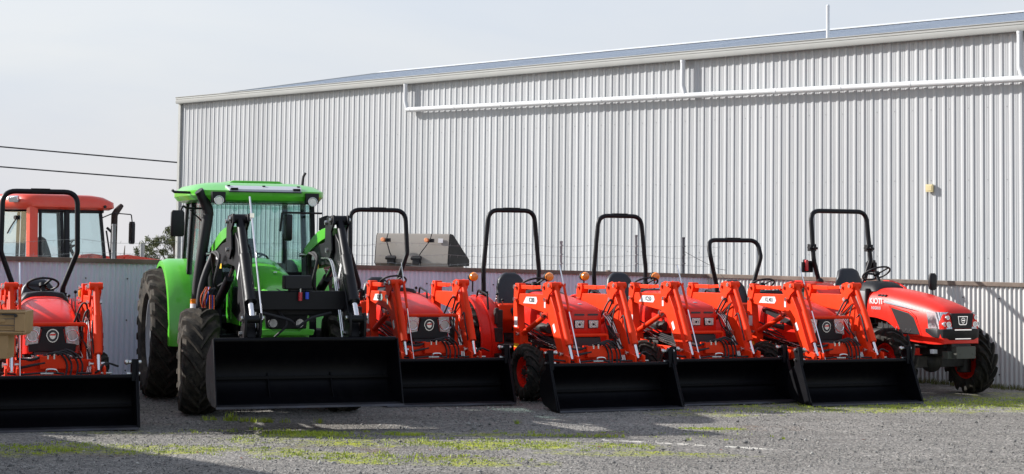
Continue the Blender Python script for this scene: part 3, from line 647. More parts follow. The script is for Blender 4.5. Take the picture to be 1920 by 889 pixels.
    for x, y, z, q in ((-.42, 1.55, 1.42, .026), (-.50, 1.98, 1.56, .05), (.44, 1.6, 1.42, .026)):
        b = MB(); b.cyl((x*1.05, y+.14, 1.05), (x, y, z), .009, n=6, mi=1); b.ball((x, y, z), q, 10, 6); b.build('control_lever', ['plastic', 'steel'], T)
    fenders(T, 2.05, .86, .70, .42, .86, a0=198, a1=15)
    b = MB(); b.prism([(1.6, 1.1), (1.7, 1.30), (2.6, 1.36), (2.7, .9), (1.8, .9)], -.42, .42); b.build('rear_deck', 'red', T, bev=.03)
    rops(T, 2.15, 1.22, 2.64, .80, 1.08, .036, 1, joint=True)
    for s in (-1, 1):
        b = MB(); b.box((s*.64, 2.15, 1.80), (.05, .05, .17), mi=0); b.box((s*.575, 2.17, 1.80), (.10, .02, .14), mi=1); b.box((s*.64, 2.195, 1.80), (.055, .04, .18), mi=1); b.build('tail_lamp', ['redlens' if s < 0 else 'plastic', 'plastic'], T, bev=.012)
    b = MB(); b.cyl((.50, .55, 1.25), (.46, .52, 1.60), .010, n=8); b.cyl((.36, .6, 1.2), (.50, .55, 1.25), .010, n=8); b.build('mirror_stalk', 'plastic', T)
    b = MB(); b.loft([loop(.46, .52, .072*k, .035*k, z, 3, 20) for z, k in ((1.47, .5), (1.49, .9), (1.60, 1), (1.68, .95), (1.72, .55))]); b.build('mirror', 'plastic', T, smooth=50)
    for s in (-1, 1):
        wheel(T, 'rear_wheel', s*.66, 2.05, .74, .42, .40, 20, lug=.045, spin=.1)
        wheel(T, 'front_wheel', s*.72, 0, .485, .29, .265, 14, lug=.06, spin=.2, steer=rad(-2))
    return T
tractor_big_red((6.07, 25.2, 0), 26)

# ------------------------------------------------------------------ green cab tractor
def tractor_green(loc, rz):
    T = thing('cab_tractor', 'large green tractor with a glass cab and a wide black front bucket', 'tractor', loc, rad(rz))
    RY = 2.3
    for s in (-1, 1):
        wheel(T, 'rear_wheel', s*1.03, RY, .86, .48, .50, 22, 'rimgrey', lug=.05, dusty=True)
        wheel(T, 'front_wheel', s*.90, 0, .645, .44, .34, 16, 'rimgrey', lug=.055, dusty=True, spin=.25, steer=rad(-5))
    b = MB(); b.bar((-.72, 0, .62), (.72, 0, .62), .17, .2, side=(0, 1, 0)); b.box((0, 0, .75), (.4, .5, .3)); b.cyl((-.7, .2, .6), (.7, .2, .6), .03, n=10)
    for s in (-1, 1): b.cyl((s*.66, 0, .42), (s*.66, 0, .86), .12, n=14)
    b.build('front_axle', 'iron', T, bev=.015)
    b = MB(); b.box((0, .1, .95), (.5, 1.7, .5)); b.box((0, 1.6, .80), (.6, 1.8, .5)); b.cyl((-.8, RY, .86), (.8, RY, .86), .2, n=16); b.box((-.62, 1.1, .75), (.35, .9, .45)); b.box((.62, 1.1, .75), (.35, .9, .45)); b.box((0, -.5, .85), (.42, .5, .35))
    b.build('chassis', 'iron', T, bev=.02)
    # bonnet
    h = MB()
    st = [(-.82, .22, 1.30, .98, 4), (-.80, .28, 1.42, .96, 4), (-.70, .31, 1.51, .95, 3.6), (-.45, .33, 1.60, 1.0, 3.3), (0, .355, 1.71, 1.05, 3), (.45, .38, 1.80, 1.05, 2.8), (.9, .40, 1.87, 1.05, 2.8), (1.0, .40, 1.875, 1.05, 2.8)]
    h.loft([sell(w, zb, zt, y, n, 26) for y, w, zt, zb, n in st]); H = h.build('hood', 'green', T, smooth=40)
    b = MB(); b.prism([(-.24, 1.06), (.24, 1.06), (.27, 1.32), (.22, 1.42), (-.22, 1.42), (-.27, 1.32)], -.845, -.79, 'y'); b.build('grille', 'plastic', H, bev=.01)
    b = MB(); b.prism([(-.32, .985), (.32, .985), (.34, 1.05), (.20, 1.065), (.15, 1.03), (-.15, 1.03), (-.20, 1.065), (-.34, 1.05)], -.87, -.76, 'y'); b.build('chin_panel', 'green', H, bev=.01)
    for s in (-1, 1):
        b = MB(); b.cyl((s*.16, -.865, 1.13), (s*.16, -.82, 1.13), .055, n=20, mi=0); torus(b, (s*.16, -.865, 1.13), .058, .009, (0, 1, 0), 24, 6, 1); b.build('headlight', ['lens', 'plastic'], H)
        b = MB(); b.prism([(-.62, 1.12), (-.62, 1.42), (-.1, 1.50), (.6, 1.52), (.7, 1.2), (.2, 1.1)], s*.318, s*.392); b.build('side_vent', 'plastic', H, bev=.01)
        b = MB(); b.prism([(.7, 1.1), (.72, 1.62), (1.0, 1.64), (1.0, 1.1)], s*.385, s*.405); b.build('side_panel', 'green', H, bev=.006)
    b = MB(); b.ball((0.0, -.1, 1.715), .03, 12, 6, 0, (1, 1.3, .4)); b.build('emblem', 'chrome', H)
    # ---- cab frame
    xb, xt = .78, .70; yf, yb = .95, 2.75; zb, zt = 1.05, 2.62
    b = MB()
    P = {}
    for s in (-1, 1):
        P[s] = dict(A0=(s*xb*.93, yf, 1.30), A1=(s*xt, yf+.12, zt), B0=(s*(xb+.02), 1.75, 1.1), B1=(s*(xt+.03), 1.75, zt), C0=(s*xb*.9, yb, 1.5), C1=(s*xt*.95, yb-.12, zt))
        for k in 'ABC': b.bar(P[s][k+'0'], P[s][k+'1'], .07 if k != 'A' else .06, .08, side=(1, 0, 0))
        b.bar(P[s]['A1'], P[s]['C1'], .07, .07); b.bar((s*xb*.93, yf, 1.3), (s*(xb), 1.75, 1.12), .06, .07); b.bar((s*xb, 1.75, 1.12), (s*xb*.9, yb, 1.5), .06, .07)
        b.bar((s*xb*.93, yf, 1.3), (s*.45, yf-.02, 1.25), .06, .06)
    b.bar(P[-1]['A1'], P[1]['A1'], .08, .09, side=(0, 1, 0)); b.bar(P[-1]['C1'], P[1]['C1'], .08, .08, side=(0, 1, 0)); b.bar(P[-1]['C0'], P[1]['C0'], .08, .08, side=(0, 1, 0))
    b.box((0, 1.85, 1.08), (1.35, 1.75, .1)); b.box((0, yf+.02, 1.66), (1.3, .05, .07)); b.prism([(2.2, 1.1), (2.2, 1.65), (2.72, 1.68), (2.72, 1.1)], -.62, .62)
    cab = b.build('cab_frame', 'black', T, bev=.01)
    def pane(name, q, mat='glass'):
        q = [Vector(p) for p in q]; n = (q[1]-q[0]).cross(q[3]-q[0]).normalized()*.004
        b = MB(); b.add([p-n for p in q]+[p+n for p in q], [(0, 1, 2, 3), (7, 6, 5, 4), (0, 4, 5, 1), (1, 5, 6, 2), (2, 6, 7, 3), (3, 7, 4, 0)]); return b.build(name, mat, cab, smooth=0)
    pane('windscreen', [(-.70, yf+.01, 1.69), (.70, yf+.01, 1.69), (.665, yf+.11, 2.57), (-.665, yf+.11, 2.57)])
    for s in (-1, 1):
        pane('lower_window', [(s*.72, yf-.005, 1.32), (s*.42, yf-.005, 1.30), (s*.40, yf, 1.62), (s*.71, yf, 1.62)])
        pane('door_window', [(s*.745, yf+.05, 1.34), (s*.795, 1.71, 1.16), (s*.73, 1.71, 2.57), (s*.70, yf+.16, 2.57)])
        pane('side_window', [(s*.795, 1.80, 1.2), (s*.71, 2.70, 1.55), (s*.675, 2.6, 2.57), (s*.73, 1.80, 2.57)])
    pane('rear_window', [(-.66, 2.73, 1.72), (.66, 2.73, 1.72), (.63, 2.64, 2.57), (-.63, 2.64, 2.57)])
    b = MB(); b.prism([(-.66, 2.50), (.66, 2.50), (.66, 2.58), (-.66, 2.58)], yf+.12, yf+.14, 'y')
    for x, r in ((-.05, .10), (.22, .04), (.42, .035), (-.3, .03)): b.cyl((x, yf+.15, 2.50), (x, yf+.13, 2.50), r, n=16)
    b.build('sun_visor', 'glass', cab)
    # roof
    b = MB(); cy, hy = 1.72, 1.12
    b.loft([loop(-.03, cy, .76, hy*.90, 2.585, 5, 48), loop(-.03, cy, .84, hy*.97, 2.61, 5, 48), loop(-.03, cy, .885, hy, 2.665, 5, 48), loop(-.03, cy, .89, hy, 2.73, 5, 48), loop(-.03, cy, .80, .86, 2.80, 5, 48), loop(-.03, cy, .62, .62, 2.84, 5, 48), loop(-.03, cy, .45, .4, 2.85, 5, 48)])
    R_ = b.build('cab_roof', 'green', T, smooth=32)
    b = MB(); b.prism([(-.36, 2.845), (.36, 2.845), (.30, 2.875), (-.30, 2.875)], 1.25, 2.2, 'y'); b.build('roof_hatch', 'green', R_, bev=.012)
    b = MB(); b.add([(-.46, .605, 2.748), (.46, .605, 2.748), (.49, .77, 2.798), (-.49, .77, 2.798), (-.46, .595, 2.72), (.46, .595, 2.72), (.49, .77, 2.76), (-.49, .77, 2.76)], [(0, 1, 2, 3), (7, 6, 5, 4), (0, 4, 5, 1), (1, 5, 6, 2), (2, 6, 7, 3), (3, 7, 4, 0)], 0)
    for x in (-.40, .40): b.box((x, .61, 2.75), (.09, .05, .03), mi=1)
    for x in (-.45, 0, .45): b.cyl((x, .74, 2.78), (x, .74, 2.802), .02, n=10, mi=1)
    b.box((0, .59, 2.715), (.94, .02, .012), mi=1); b.build('air_intake_cover', ['lightgrey', 'black'], R_)
    for s in (-1, 1):
        b = MB(); b.box((s*.60, .615, 2.645), (.17, .10, .13), mi=1); b.cyl((s*.60, .55, 2.60), (s*.60, .60, 2.60), .052, n=20, mi=0); torus(b, (s*.60, .55, 2.60), .055, .008, (0, 1, 0), 24, 6, 2); b.build('work_light', ['lens', 'plastic', 'steel'], R_, bev=.004)
    b = MB(); b.tube([(.80, 2.2, 2.75), (.84, 2.25, 2.98), (.87, 2.25, 3.03)], .018, 8); b.build('aerial', 'plastic', R_)
    b = MB(); b.tube([(-.9, 1.0, 2.70), (-1.10, .98, 2.705), (-1.13, .97, 2.73)], .018, 8); b.build('light_arm', 'plastic', R_)
    # interior
    sb = MB(); sb.loft([loop(0, 2.05, .26, .25, z, 4, 24) for z in (1.35, 1.50)]); sb.loft([loop(0, 2.32, .24*k, .06, z, 3, 24) for z, k in ((1.5, 1), (1.9, 1), (2.12, .7))]); sb.build('seat', 'vinyl', T, smooth=50)
    steering(T, (0, 1.42, 1.84), .20, (0, .5, 1)); b = MB(); b.loft([loop(0, 1.18, .22*k, .13, z, 4, 24) for z, k in ((1.1, .8), (1.55, 1), (1.72, 1.1), (1.76, .8))]); b.build('dashboard', 'plastic', T, smooth=50)
    # rear fenders with green face and black inner liner
    for s in (-1, 1):
        b = MB(); O = []; n = 20; R = .98
        def ring(R, xa, xb, i):
            a = rad(188-(188-30)*i/n); c, q = math.cos(a), math.sin(a); return c*R+RY, .86+q*R
        secs = []
        for i in range(n+1):
            y, z = ring(R, 0, 0, i); y2, z2 = ring(R-.03, 0, 0, i); y3, z3 = ring(R-.10, 0, 0, i)
            secs.append([(s*.70, y, z), (s*.98, y, z), (s*1.07, y3+(y-y3)*.7, z3+(z-z3)*.7), (s*1.08, y3, z3), (s*1.06, y3, z3), (s*.97, y2, z2), (s*.70, y2, z2)])
        b.loft(secs); F_ = b.build('fender', 'green', T, smooth=40)
        b = MB(); pl = [ring(R-.005, 0, 0, i) for i in range(n+1)]; b.prism(pl+[(RY+.4, 1.0), (RY-.7, .8)], s*.66, s*.70); b.build('fender_liner', 'black', F_)
    b = MB()
    for k in range(3): b.box((-.80, 1.05, .45+.24*k), (.30, .30-.02*k, .03))
    b.bar((-.66, .95, .4), (-.66, .95, 1.1), .03, .05); b.bar((-.66, 1.18, .4), (-.66, 1.18, 1.1), .03, .05); b.box((.80, 1.1, .75), (.3, .6, .4)); b.build('cab_steps', 'black', T, bev=.006)
    # exhaust, air hose, mirrors
    b = MB(); b.tube(curve([(-.83, .72, 1.30), (-.80, .73, 1.7), (-.71, .76, 2.35), (-.70, .76, 2.45), (-.735, .76, 2.56), (-.80, .74, 2.68), (-.83, .73, 2.72)], 4), [.068]*17+[.066]*3+[.060]*5, 16); X = b.build('exhaust_stack', 'plastic', T, smooth=60)
    b = MB(); b.cyl((-.83, .72, 1.24), (-.83, .72, 1.30), .075, n=18, mi=1); b.cyl((-.83, .72, 1.30), (-.83, .72, 1.36), .076, n=18, mi=0); b.build('marker_lamp', ['amber', 'white'], X)
    b = MB(); b.tube(curve([(-.80, .60, .9), (-.80, .58, 1.45), (-.66, .55, 1.9), (-.50, .55, 2.12), (-.42, .55, 2.02), (-.44, .5, 1.75)], 6), .045, 12)
    for dx, dy in ((0, 0), (.03, .02), (.06, .0), (-.03, .02)): b.tube(curve([(-.78+dx, .45+dy, 1.05), (-.74+dx, .42, 1.45), (-.62+dx, .45, 1.5), (-.48, .3+dy, 1.62)], 6), .014, 8)
    b.tube(curve([(-.30, -.2, 1.5), (-.1, -.6, 1.52), (.05, -.95, 1.38)], 6), .02, 8); b.tube(curve([(-.5, -.7, 1.35), (-.3, -.9, 1.30), (0, -1.0, 1.36)], 6), .016, 8)
    b.build('hose_bundle', 'cable', T)
    b = MB()
    for k, mi in ((0, 0), (2, 1), (1, 2), (3, 0)):
        x = -.80+.016*k; y = .30-.01*k
        b.tube(curve([(x+.02, y, 1.52), (x-.05+.025*(k % 3), y-.06, 1.40), (x-.03, y-.05, 1.28-.02*k), (x+.06, y-.03, 1.20), (x+.07, y, 1.42)], 6), .006, 6, mi)
    b.build('wiring_loom', ['orange', 'blue', 'redlens'], T)
    b = MB(); b.tube(curve([(-.68, .95, 2.50), (-.95, .80, 2.50), (-1.02, .72, 2.52), (-1.05, .70, 2.45), (-1.06, .70, 2.16)], 5), .014, 8); b.tube([(-.70, .97, 2.30), (-.92, .82, 2.48)], .01, 6)
    b.loft([loop(-1.09, .71, .085*k, .035*k, z, 4, 24) for z, k in ((2.14, .8), (2.16, 1), (2.44, 1), (2.47, .8))]); b.build('mirror', 'plastic', T, smooth=50)
    b = MB(); b.tube(fillet([(.80, .90, 2.46), (.22, .62, 2.46), (.20, .62, 2.22)], .03), .014, 8); b.tube(fillet([(.80, .92, 2.38), (.90, .90, 2.42), (.88, .9, 2.2)], .03), .03, 8)
    b.loft([loop(.31, .66, .045*k, .09*k, z, 4, 24) for z, k in ((2.10, .8), (2.12, 1), (2.42, 1), (2.44, .8))]); b.box((.82, .88, 2.32), (.1, .08, .16)); b.build('mirror', 'plastic', T, smooth=50)
    b = MB(); b.tube([(.35, yf-.03, 1.72), (.33, yf+.02, 2.2)], .008, 6); b.box((.33, yf, 2.0), (.012, .012, .4)); b.build('wiper', 'plastic', T)
    # ---- loader
    for s in (-1, 1):
        x = s*.60
        b = MB(); b.prism([(.45, .55), (.85, .55), (.88, 1.3), (.80, 1.95), (.70, 2.02), (.58, 1.95), (.55, 1.3)], x-.07, x+.07); b.box((x*.8, .6, .75), (.3, .3, .35)); b.bar((x, .6, .8), (x*.75, -.4, .75), .1, .14)
        b.build('loader_mast', 'black', T, bev=.01)
        b = MB(); b.prism([(.78, 1.80), (.76, 1.98), (.4, 2.02), (-.5, 2.10), (-.95, 2.2), (-1.15, 2.1), (-1.35, 1.75), (-1.80, 1.12), (-1.84, 1.02), (-1.74, .98), (-1.60, 1.04), (-1.15, 1.65), (-.95, 1.80), (-.5, 1.82), (.2, 1.76)], x-.055, x+.055)
        A = b.build('loader_arm', 'black', T, bev=.01)
        b = MB(); secs = []
        for i in range(11):
            t = i/10; y = .74-1.42*t; z = 1.99+.30*math.sin(t*1.75)-.02*t; hh = .11+.05*math.sin(t*PI)
            secs.append([(x-.07, y, z-hh), (x-.07, y, z-.015), (x-.045, y, z), (x+.045, y, z), (x+.07, y, z-.015), (x+.07, y, z-hh)])
        b.loft(secs); b.build('arm_cover', 'green', A, smooth=40)
        b = MB(); pl = [(-.60, 1.95), (-.62, 2.28), (-.70, 2.40), (-1.02, 2.42), (-1.06, 2.32), (-.92, 2.22), (-.98, 2.0), (-.85, 1.88)]
        b.prism(pl, x-.10, x-.075); b.prism(pl, x+.075, x+.10); b.cyl((x-.11, -.95, 2.36), (x+.11, -.95, 2.36), .055, n=14); b.build('knee_plate', 'black', A, bev=.006)
        for yy, zz in ((-.72, 2.33), (-.95, 2.36), (-.78, 2.0), (.68, 1.92), (-1.74, 1.06), (-1.86, 1.24)): b = MB(); b.cyl((x-.13, yy, zz), (x+.13, yy, zz), .026, n=10); b.build('pivot_pin', 'steel', A)
        b = MB(); b.cyl((x, -.95, 2.36), (x, -1.36, 1.86), .05, n=16); b.cyl((x, -1.30, 1.93), (x, -1.72, 1.43), .066, n=18); b.cyl((x, -1.72, 1.43), (x, -1.88, 1.24), .033, n=12, mi=1); b.cyl((x, -1.71, 1.442), (x, -1.735, 1.412), .072, n=18); b.cyl((x-.11, -1.88, 1.23), (x+.11, -1.88, 1.23), .045, n=12); b.build('bucket_cylinder', ['black', 'chrome'], A)
        b = MB(); b.cyl((x, .5, 1.30), (x, -.35, 1.66), .055, n=14); b.cyl((x, -.35, 1.66), (x, -.60, 1.78), .03, n=10, mi=1); b.build('lift_cylinder', ['black', 'chrome'], A)
        b = MB(); b.prism([(-1.90, .98), (-1.66, .97), (-1.64, 1.02), (-1.80, 1.28), (-1.92, 1.30), (-1.95, 1.16)], x-.10, x-.07); b.prism([(-1.90, .98), (-1.66, .97), (-1.64, 1.02), (-1.80, 1.28), (-1.92, 1.30), (-1.95, 1.16)], x+.07, x+.10); b.build('hitch_plate', 'black', A, bev=.006)
        b = MB(); xi = x-s*.09
        for k in range(2): b.tube(curve([(xi-.02*k, -.5, 1.9), (xi-.02*k, -1.0, 1.86), (xi-.02*k, -1.35, 1.45), (xi-.02*k, -1.65, 1.0)]), .011, 6)
        b.box((xi, -1.15, 1.62), (.05, .06, .12)); b.box((xi, -1.45, 1.24), (.05, .05, .10)); b.build('hydraulic_line', 'steel', A)
        b = MB()
        for k in range(2): b.tube(curve([(x-.12, .1, 1.7), (x-.16-.03*k, -.15, 1.95), (x-.14, -.4, 1.90-.04*k), (x-.18, -.35, 1.62), (x-.10, -.1, 1.5)]), .016, 8)
        b.tube(curve([(x+.09, -.6, 2.1), (x+.13, -.95, 2.0), (x+.11, -1.15, 1.6)]), .014, 8); b.build('hydraulic_hose', 'cable', A)
        b = MB(); b.box((x-.078, .12, 1.90), (.004, .16, .07), mi=0); b.box((x-.078, -.12, 1.79), (.004, .16, .06), mi=1); b.box((x-.0585, -1.25, 1.75), (.004, .06, .22), (rad(36), 0, 0), mi=0); b.build('arm_decal', ['white', 'yellow'], A)
    b = MB(); b.cyl((-.50, -1.0, 2.62), (-.50, -1.93, 1.22), .011, n=8); b.box((-.50, -1.16, 2.40), (.05, .04, .05)); b.build('level_indicator', 'chrome', T)
    b = MB(); b.bar((-.6, -1.38, 1.42), (.6, -1.38, 1.42), .16, .22, side=(0, 1, 0)); b.bar((-.6, -1.25, 1.32), (.6, -1.25, 1.32), .05, .16, side=(0, 1, 0)); b.build('cross_tube', 'black', T, bev=.012)
    b = MB(); b.box((.0, -1.40, 1.63), (.32, .18, .16)); b.box((.0, -1.40, 1.54), (.2, .1, .08)); b.build('valve_cover', 'plastic', T, bev=.015)
    b = MB(); b.cyl((.02, -1.50, 1.42), (.02, -1.50, 1.52), .024, n=10, mi=0); b.cyl((.10, -1.50, 1.44), (.10, -1.50, 1.52), .022, n=10, mi=1); b.cyl((.02, -1.5, 1.52), (.02, -1.5, 1.56), .012, n=8, mi=2); b.build('hose_cap', ['redlens', 'blue', 'steel'], T)
    b = MB(); b.tube(curve([(-.4, -1.45, 1.28), (-.1, -1.5, 1.2), (-.0, -1.45, 1.12), (.15, -1.5, 1.22), (.4, -1.45, 1.28)]), .016, 8); b.tube(curve([(-.2, -1.35, 1.3), (-.12, -1.45, 1.15), (-.25, -1.4, 1.0)]), .014, 8); b.build('valve_hose', 'cable', T)
    bucket(T, 1.045, -2.30, .74, z0=.27, depth=.74, top=.36, ears=False, ribs=2, th=.018)
    return T
tractor_green((-2.93, 21.6, 0), 19)

# ------------------------------------------------------------------ orange-red cab tractor behind the fence
def tractor_behind(loc, rz):
    T = thing('old_cab_tractor', 'orange-red cab tractor with black exhaust standing behind the left fence', 'tractor', loc, rad(rz))
    for s in (-1, 1):
        wheel(T, 'rear_wheel', s*.85, 1.5, .72, .40, .40, 20, 'rimgrey', lug=.045, dusty=True); wheel(T, 'front_wheel', s*.75, -.75, .5, .3, .27, 16, 'rimgrey', lug=.04, dusty=True)
    b = MB(); b.box((0, .2, .8), (.5, 2.4, .5)); b.cyl((-.7, 1.5, .72), (.7, 1.5, .72), .15, n=14); b.cyl((-.65, -.75, .5), (.65, -.75, .5), .08, n=12); b.build('chassis', 'iron', T, bev=.02)
    h = MB(); h.loft([sell(w, .95, zt, y, 4) for y, w, zt in ((-1.5, .28, 1.2), (-1.45, .32, 1.3), (-1.2, .34, 1.38), (-.1, .36, 1.45))]); h.build('hood', 'redcab', T)
    # cab: near-left corner at x=-.66, y=+1.45 is the corner toward the camera
    b = MB(); x0, yr, yf = .68, 1.45, .0
    for s in (-1, 1):
        b.bar((s*x0, yr, 1.1), (s*(x0-.05), yr, 2.60), .13, .15)      # rear pillars
        b.bar((s*x0, yf, 1.2), (s*(x0-.06), yf+.14, 2.55), .05, .06, mi=1)   # front pillars
        b.bar((s*x0, .78, 1.1), (s*(x0-.05), .80, 2.56), .05, .10, mi=1)
        b.bar((s*x0, yr, 1.65), (s*x0, yf, 1.62), .05, .06, mi=1); b.bar((s*(x0-.05), yr, 2.54), (s*(x0-.06), yf+.12, 2.52), .05, .07, mi=1)
        b.bar((s*(x0-.01), 1.30, 1.66), (s*(x0-.05), 1.30, 2.54), .045, .05, mi=1); b.bar((s*(x0+.0), .88, 1.72), (s*(x0-.05), .90, 2.5), .045, .06, mi=1)
    b.bar((-x0, yr+.02, 1.62), (x0, yr+.02, 1.62), .06, .06, mi=1, side=(0, 1, 0)); b.bar((-x0, yf+.12, 2.52), (x0, yf+.12, 2.52), .05, .06, mi=1, side=(0, 1, 0)); b.box((0, .75, 1.15), (1.3, 1.4, .1), mi=1)
    b.prism([(.1, 1.1), (.1, 1.5), (.9, 1.4), (1.45, 1.6), (1.45, 1.1)], -.66, .66, mi=0)
    cab = b.build('cab_frame', ['redcab', 'black'], T, bev=.02)
    def pane(name, q):
        q = [Vector(p) for p in q]; n = (q[1]-q[0]).cross(q[3]-q[0]).normalized()*.004
        b = MB(); b.add([p-n for p in q]+[p+n for p in q], [(0, 1, 2, 3), (7, 6, 5, 4), (0, 4, 5, 1), (1, 5, 6, 2), (2, 6, 7, 3), (3, 7, 4, 0)]); b.build(name, 'glass_clear', cab, smooth=0)
    pane('rear_window', [(-.60, yr+.03, 1.66), (.60, yr+.03, 1.66), (.56, yr+.03, 2.5), (-.56, yr+.03, 2.5)])
    for s in (-1, 1):
        pane('side_window', [(s*(x0+.0), 1.30, 1.68), (s*(x0+.0), .86, 1.68), (s*(x0-.045), .86, 2.5), (s*(x0-.045), 1.30, 2.5)])
        pane('door_window', [(s*(x0+.0), .74, 1.66), (s*(x0+.0), .04, 1.64), (s*(x0-.05), .15, 2.5), (s*(x0-.045), .74, 2.5)])
    pane('windscreen', [(-.62, yf, 1.5), (.62, yf, 1.5), (.58, yf+.13, 2.5), (-.58, yf+.13, 2.5)])
    b = MB(); b.loft([loop(0, .72, .70, .84, 2.54, 6, 40), loop(0, .72, .77, .90, 2.58, 6, 40), loop(0, .73, .77, .90, 2.67, 6, 40), loop(0, .80, .73, .80, 2.755, 5, 40), loop(0, .86, .62, .68, 2.785, 5, 40)])
    R_ = b.build('cab_roof', 'redcab', T, smooth=60)
    for x in (-.42, .5):
        b = MB(); b.box((x, 1.66, 2.70), (.20, .06, .10), (rad(-25), 0, rad(15)), mi=0); b.box((x, 1.61, 2.66), (.05, .1, .03), mi=1); b.build('work_light', ['lens', 'black'], R_, bev=.01)
    b = MB(); b.cyl((-.785, .15, 2.60), (-.75, .15, 2.60), .025, n=12); b.build('marker_lamp', 'plastic', R_)
    b = MB(); b.tube(curve([(-.52, -.22, 1.3), (-.52, -.22, 2.35), (-.52, -.24, 2.50), (-.53, -.36, 2.64)], 4), [.055]*10+[.05, .045, .035], 14); b.build('exhaust_stack', 'exhaust', T, smooth=60)
    b = MB(); b.tube(fillet([(-.64, .1, 2.42), (-.66, -.1, 2.50), (-.72, -.42, 2.48), (-.72, -.44, 2.36)], .03), .010, 8); b.loft([loop(-.72, -.44, .06*k, .035*k, z, 4, 20) for z, k in ((1.98, .7), (2.01, 1), (2.32, 1), (2.36, .8))]); b.tube([(-.66, .02, 2.25), (-.66, -.1, 2.16), (-.56, -.2, 2.12)], .022, 8); b.tube([(-.64, .02, 2.2), (-.58, -.15, 1.6)], .015, 8); b.build('mirror', 'plastic', T)
    b = MB(); b.tube(curve([(-.25, 1.5, 2.38), (-.10, 1.5, 2.25), (.0, 1.5, 2.14)], 4), .012, 6); b.cyl((-.25, 1.49, 2.40), (-.25, 1.53, 2.40), .035, n=12); b.build('wiper', 'plastic', T)
    seat(T, .55, 1.45, .46, top=.6); steering(T, (0, .32, 1.95), .18, (0, .6, 1))
    b = MB()
    for s in (-1, 1): b.prism([(-.25, 1.60), (-.25, 1.78), (-.5, 1.80), (-1.25, 1.70), (-1.5, 1.55), (-1.9, 1.1), (-1.8, 1.05), (-1.4, 1.48), (-1.1, 1.58)], s*.52-.04, s*.52+.04); b.cyl((s*.52-.07, -.45, 1.72), (s*.52+.07, -.45, 1.72), .05, n=12)
    b.build('loader_arm', 'redcab', T, bev=.008)
    return T
def corner_place():
    th = rad(138); x, y = -.68, 1.45; c = (-7.72, 28.2)
    return (c[0]-(x*math.cos(th)-y*math.sin(th)), c[1]-(x*math.sin(th)+y*math.cos(th)), 0)
tractor_behind(corner_place(), 138)
# ------------------------------------------------------------------ the shed building
UB = Vector((.72347, -.69036, 0)); NB = Vector((-.69036, -.72347, 0)); BK = -NB   # along the wall to the right, outward, back
P0 = Vector((-9.12, 47.96, 0)); LW = 38.
def zeave(s): return 5.84+.19*s/25.18
bd = thing('steel_shed', 'long pale grey steel shed with ribbed walls and a low blue-grey roof', 'shed', P0, math.atan2(UB.y, UB.x))
# local frame: +x along the wall, +y into the building (back), -y outward
def rib_profile(L, pitch, base, flat, h):
    P = []; s = 0.
    while s < L:
        P += [(s, 0), (s+flat*.33, 0), (s+flat*.335, .0035), (s+flat*.37, .0035), (s+flat*.375, 0), (s+flat*.66, 0), (s+flat*.665, .0035), (s+flat*.70, .0035), (s+flat*.705, 0), (s+flat, 0), (s+flat+base, h), (s+pitch-base, h)]; s += pitch
    P.append((L, 0)); return P
b = MB(); pr = rib_profile(LW, .19, .024, .106, .017)
V = []; F = []
for i, (s, h) in enumerate(pr): V += [(s, -h, -.02), (s, -h, zeave(s)-.02)]
for i in range(len(pr)-1): F.append((2*i, 2*i+2, 2*i+3, 2*i+1))
b.add(V, F); b.build('wall', 'clad', bd, smooth=0, recalc=False)
b = MB(); V = []; F = []; Wd = 15.0
ridge_y = 7.45; 
def gz(y): return 5.84+(1.29*(y/ridge_y) if y <= ridge_y else 1.29*(2-y/ridge_y))
pr = rib_profile(Wd, .19, .022, .108, .019)
for s, h in pr: V += [(-h, s, -.02), (-h, s, gz(s)-.03)]
for i in range(len(pr)-1): F.append((2*i, 2*i+2, 2*i+3, 2*i+1))
b.add(V, F); b.build('gable_wall', 'clad', bd, smooth=0, recalc=False)
b = MB(); b.add([(0, Wd, 0), (LW, Wd, 0), (LW, Wd, 6), (0, Wd, 5.84), (LW, 0.05, 0), (LW, .05, 6)], [(0, 1, 2, 3), (1, 4, 5, 2)]); b.build('back_wall', 'clad', bd, smooth=0)
# roof: ribs run from ridge to eave
b = MB(); V = []; F = []; n = 0
s = -.04; P = []
while s < LW:
    P += [(s, 0), (s+.118, 0), (s+.132, .03), (s+.176, .03)]; s += .19
for s, h in P:
    dz = .19*s/25.18; V += [(s, -.12, 5.84+dz-.02+h), (s, ridge_y, 5.84+1.29+dz+h), (s, Wd+.1, 5.84+dz-.02+h)]
for i in range(len(P)-1): F += [(3*i, 3*i+3, 3*i+4, 3*i+1), (3*i+1, 3*i+4, 3*i+5, 3*i+2)]
b.add(V, F); b.build('roof', 'roof', bd, smooth=0, recalc=False)
def along(y, z, x0, x1, prof, mat, name, bev=0):
    """extrude a (y,z) profile along the wall following the eave slope"""
    b = MB(); secs = [[(x, y+a, z+c+.19*x/25.18) for a, c in prof] for x in (x0, x1)]
    b.loft(secs); return b.build(name, mat, bd, bev=bev)
along(-.03, 5.84, -.06, LW, [(-.02, -.12), (-.13, -.12), (-.145, -.09), (-.145, -.02), (-.132, -.01), (-.145, .0), (-.145, .035), (-.16, .05), (-.16, .062), (-.12, .062), (-.12, -.0), (-.02, -.02)], 'trim', 'gutter')
along(0, 5.84, -.08, LW, [(-.032, -.30), (-.040, -.30), (-.040, -.10), (-.032, -.10)], 'trim', 'wall_flashing') if False else None
along(ridge_y, 7.13+.03, -.1, LW, [(-.20, -.02), (0, .03), (.20, -.02), (.20, -.005), (0, .05), (-.20, -.005)], 'pvc', 'ridge_cap')
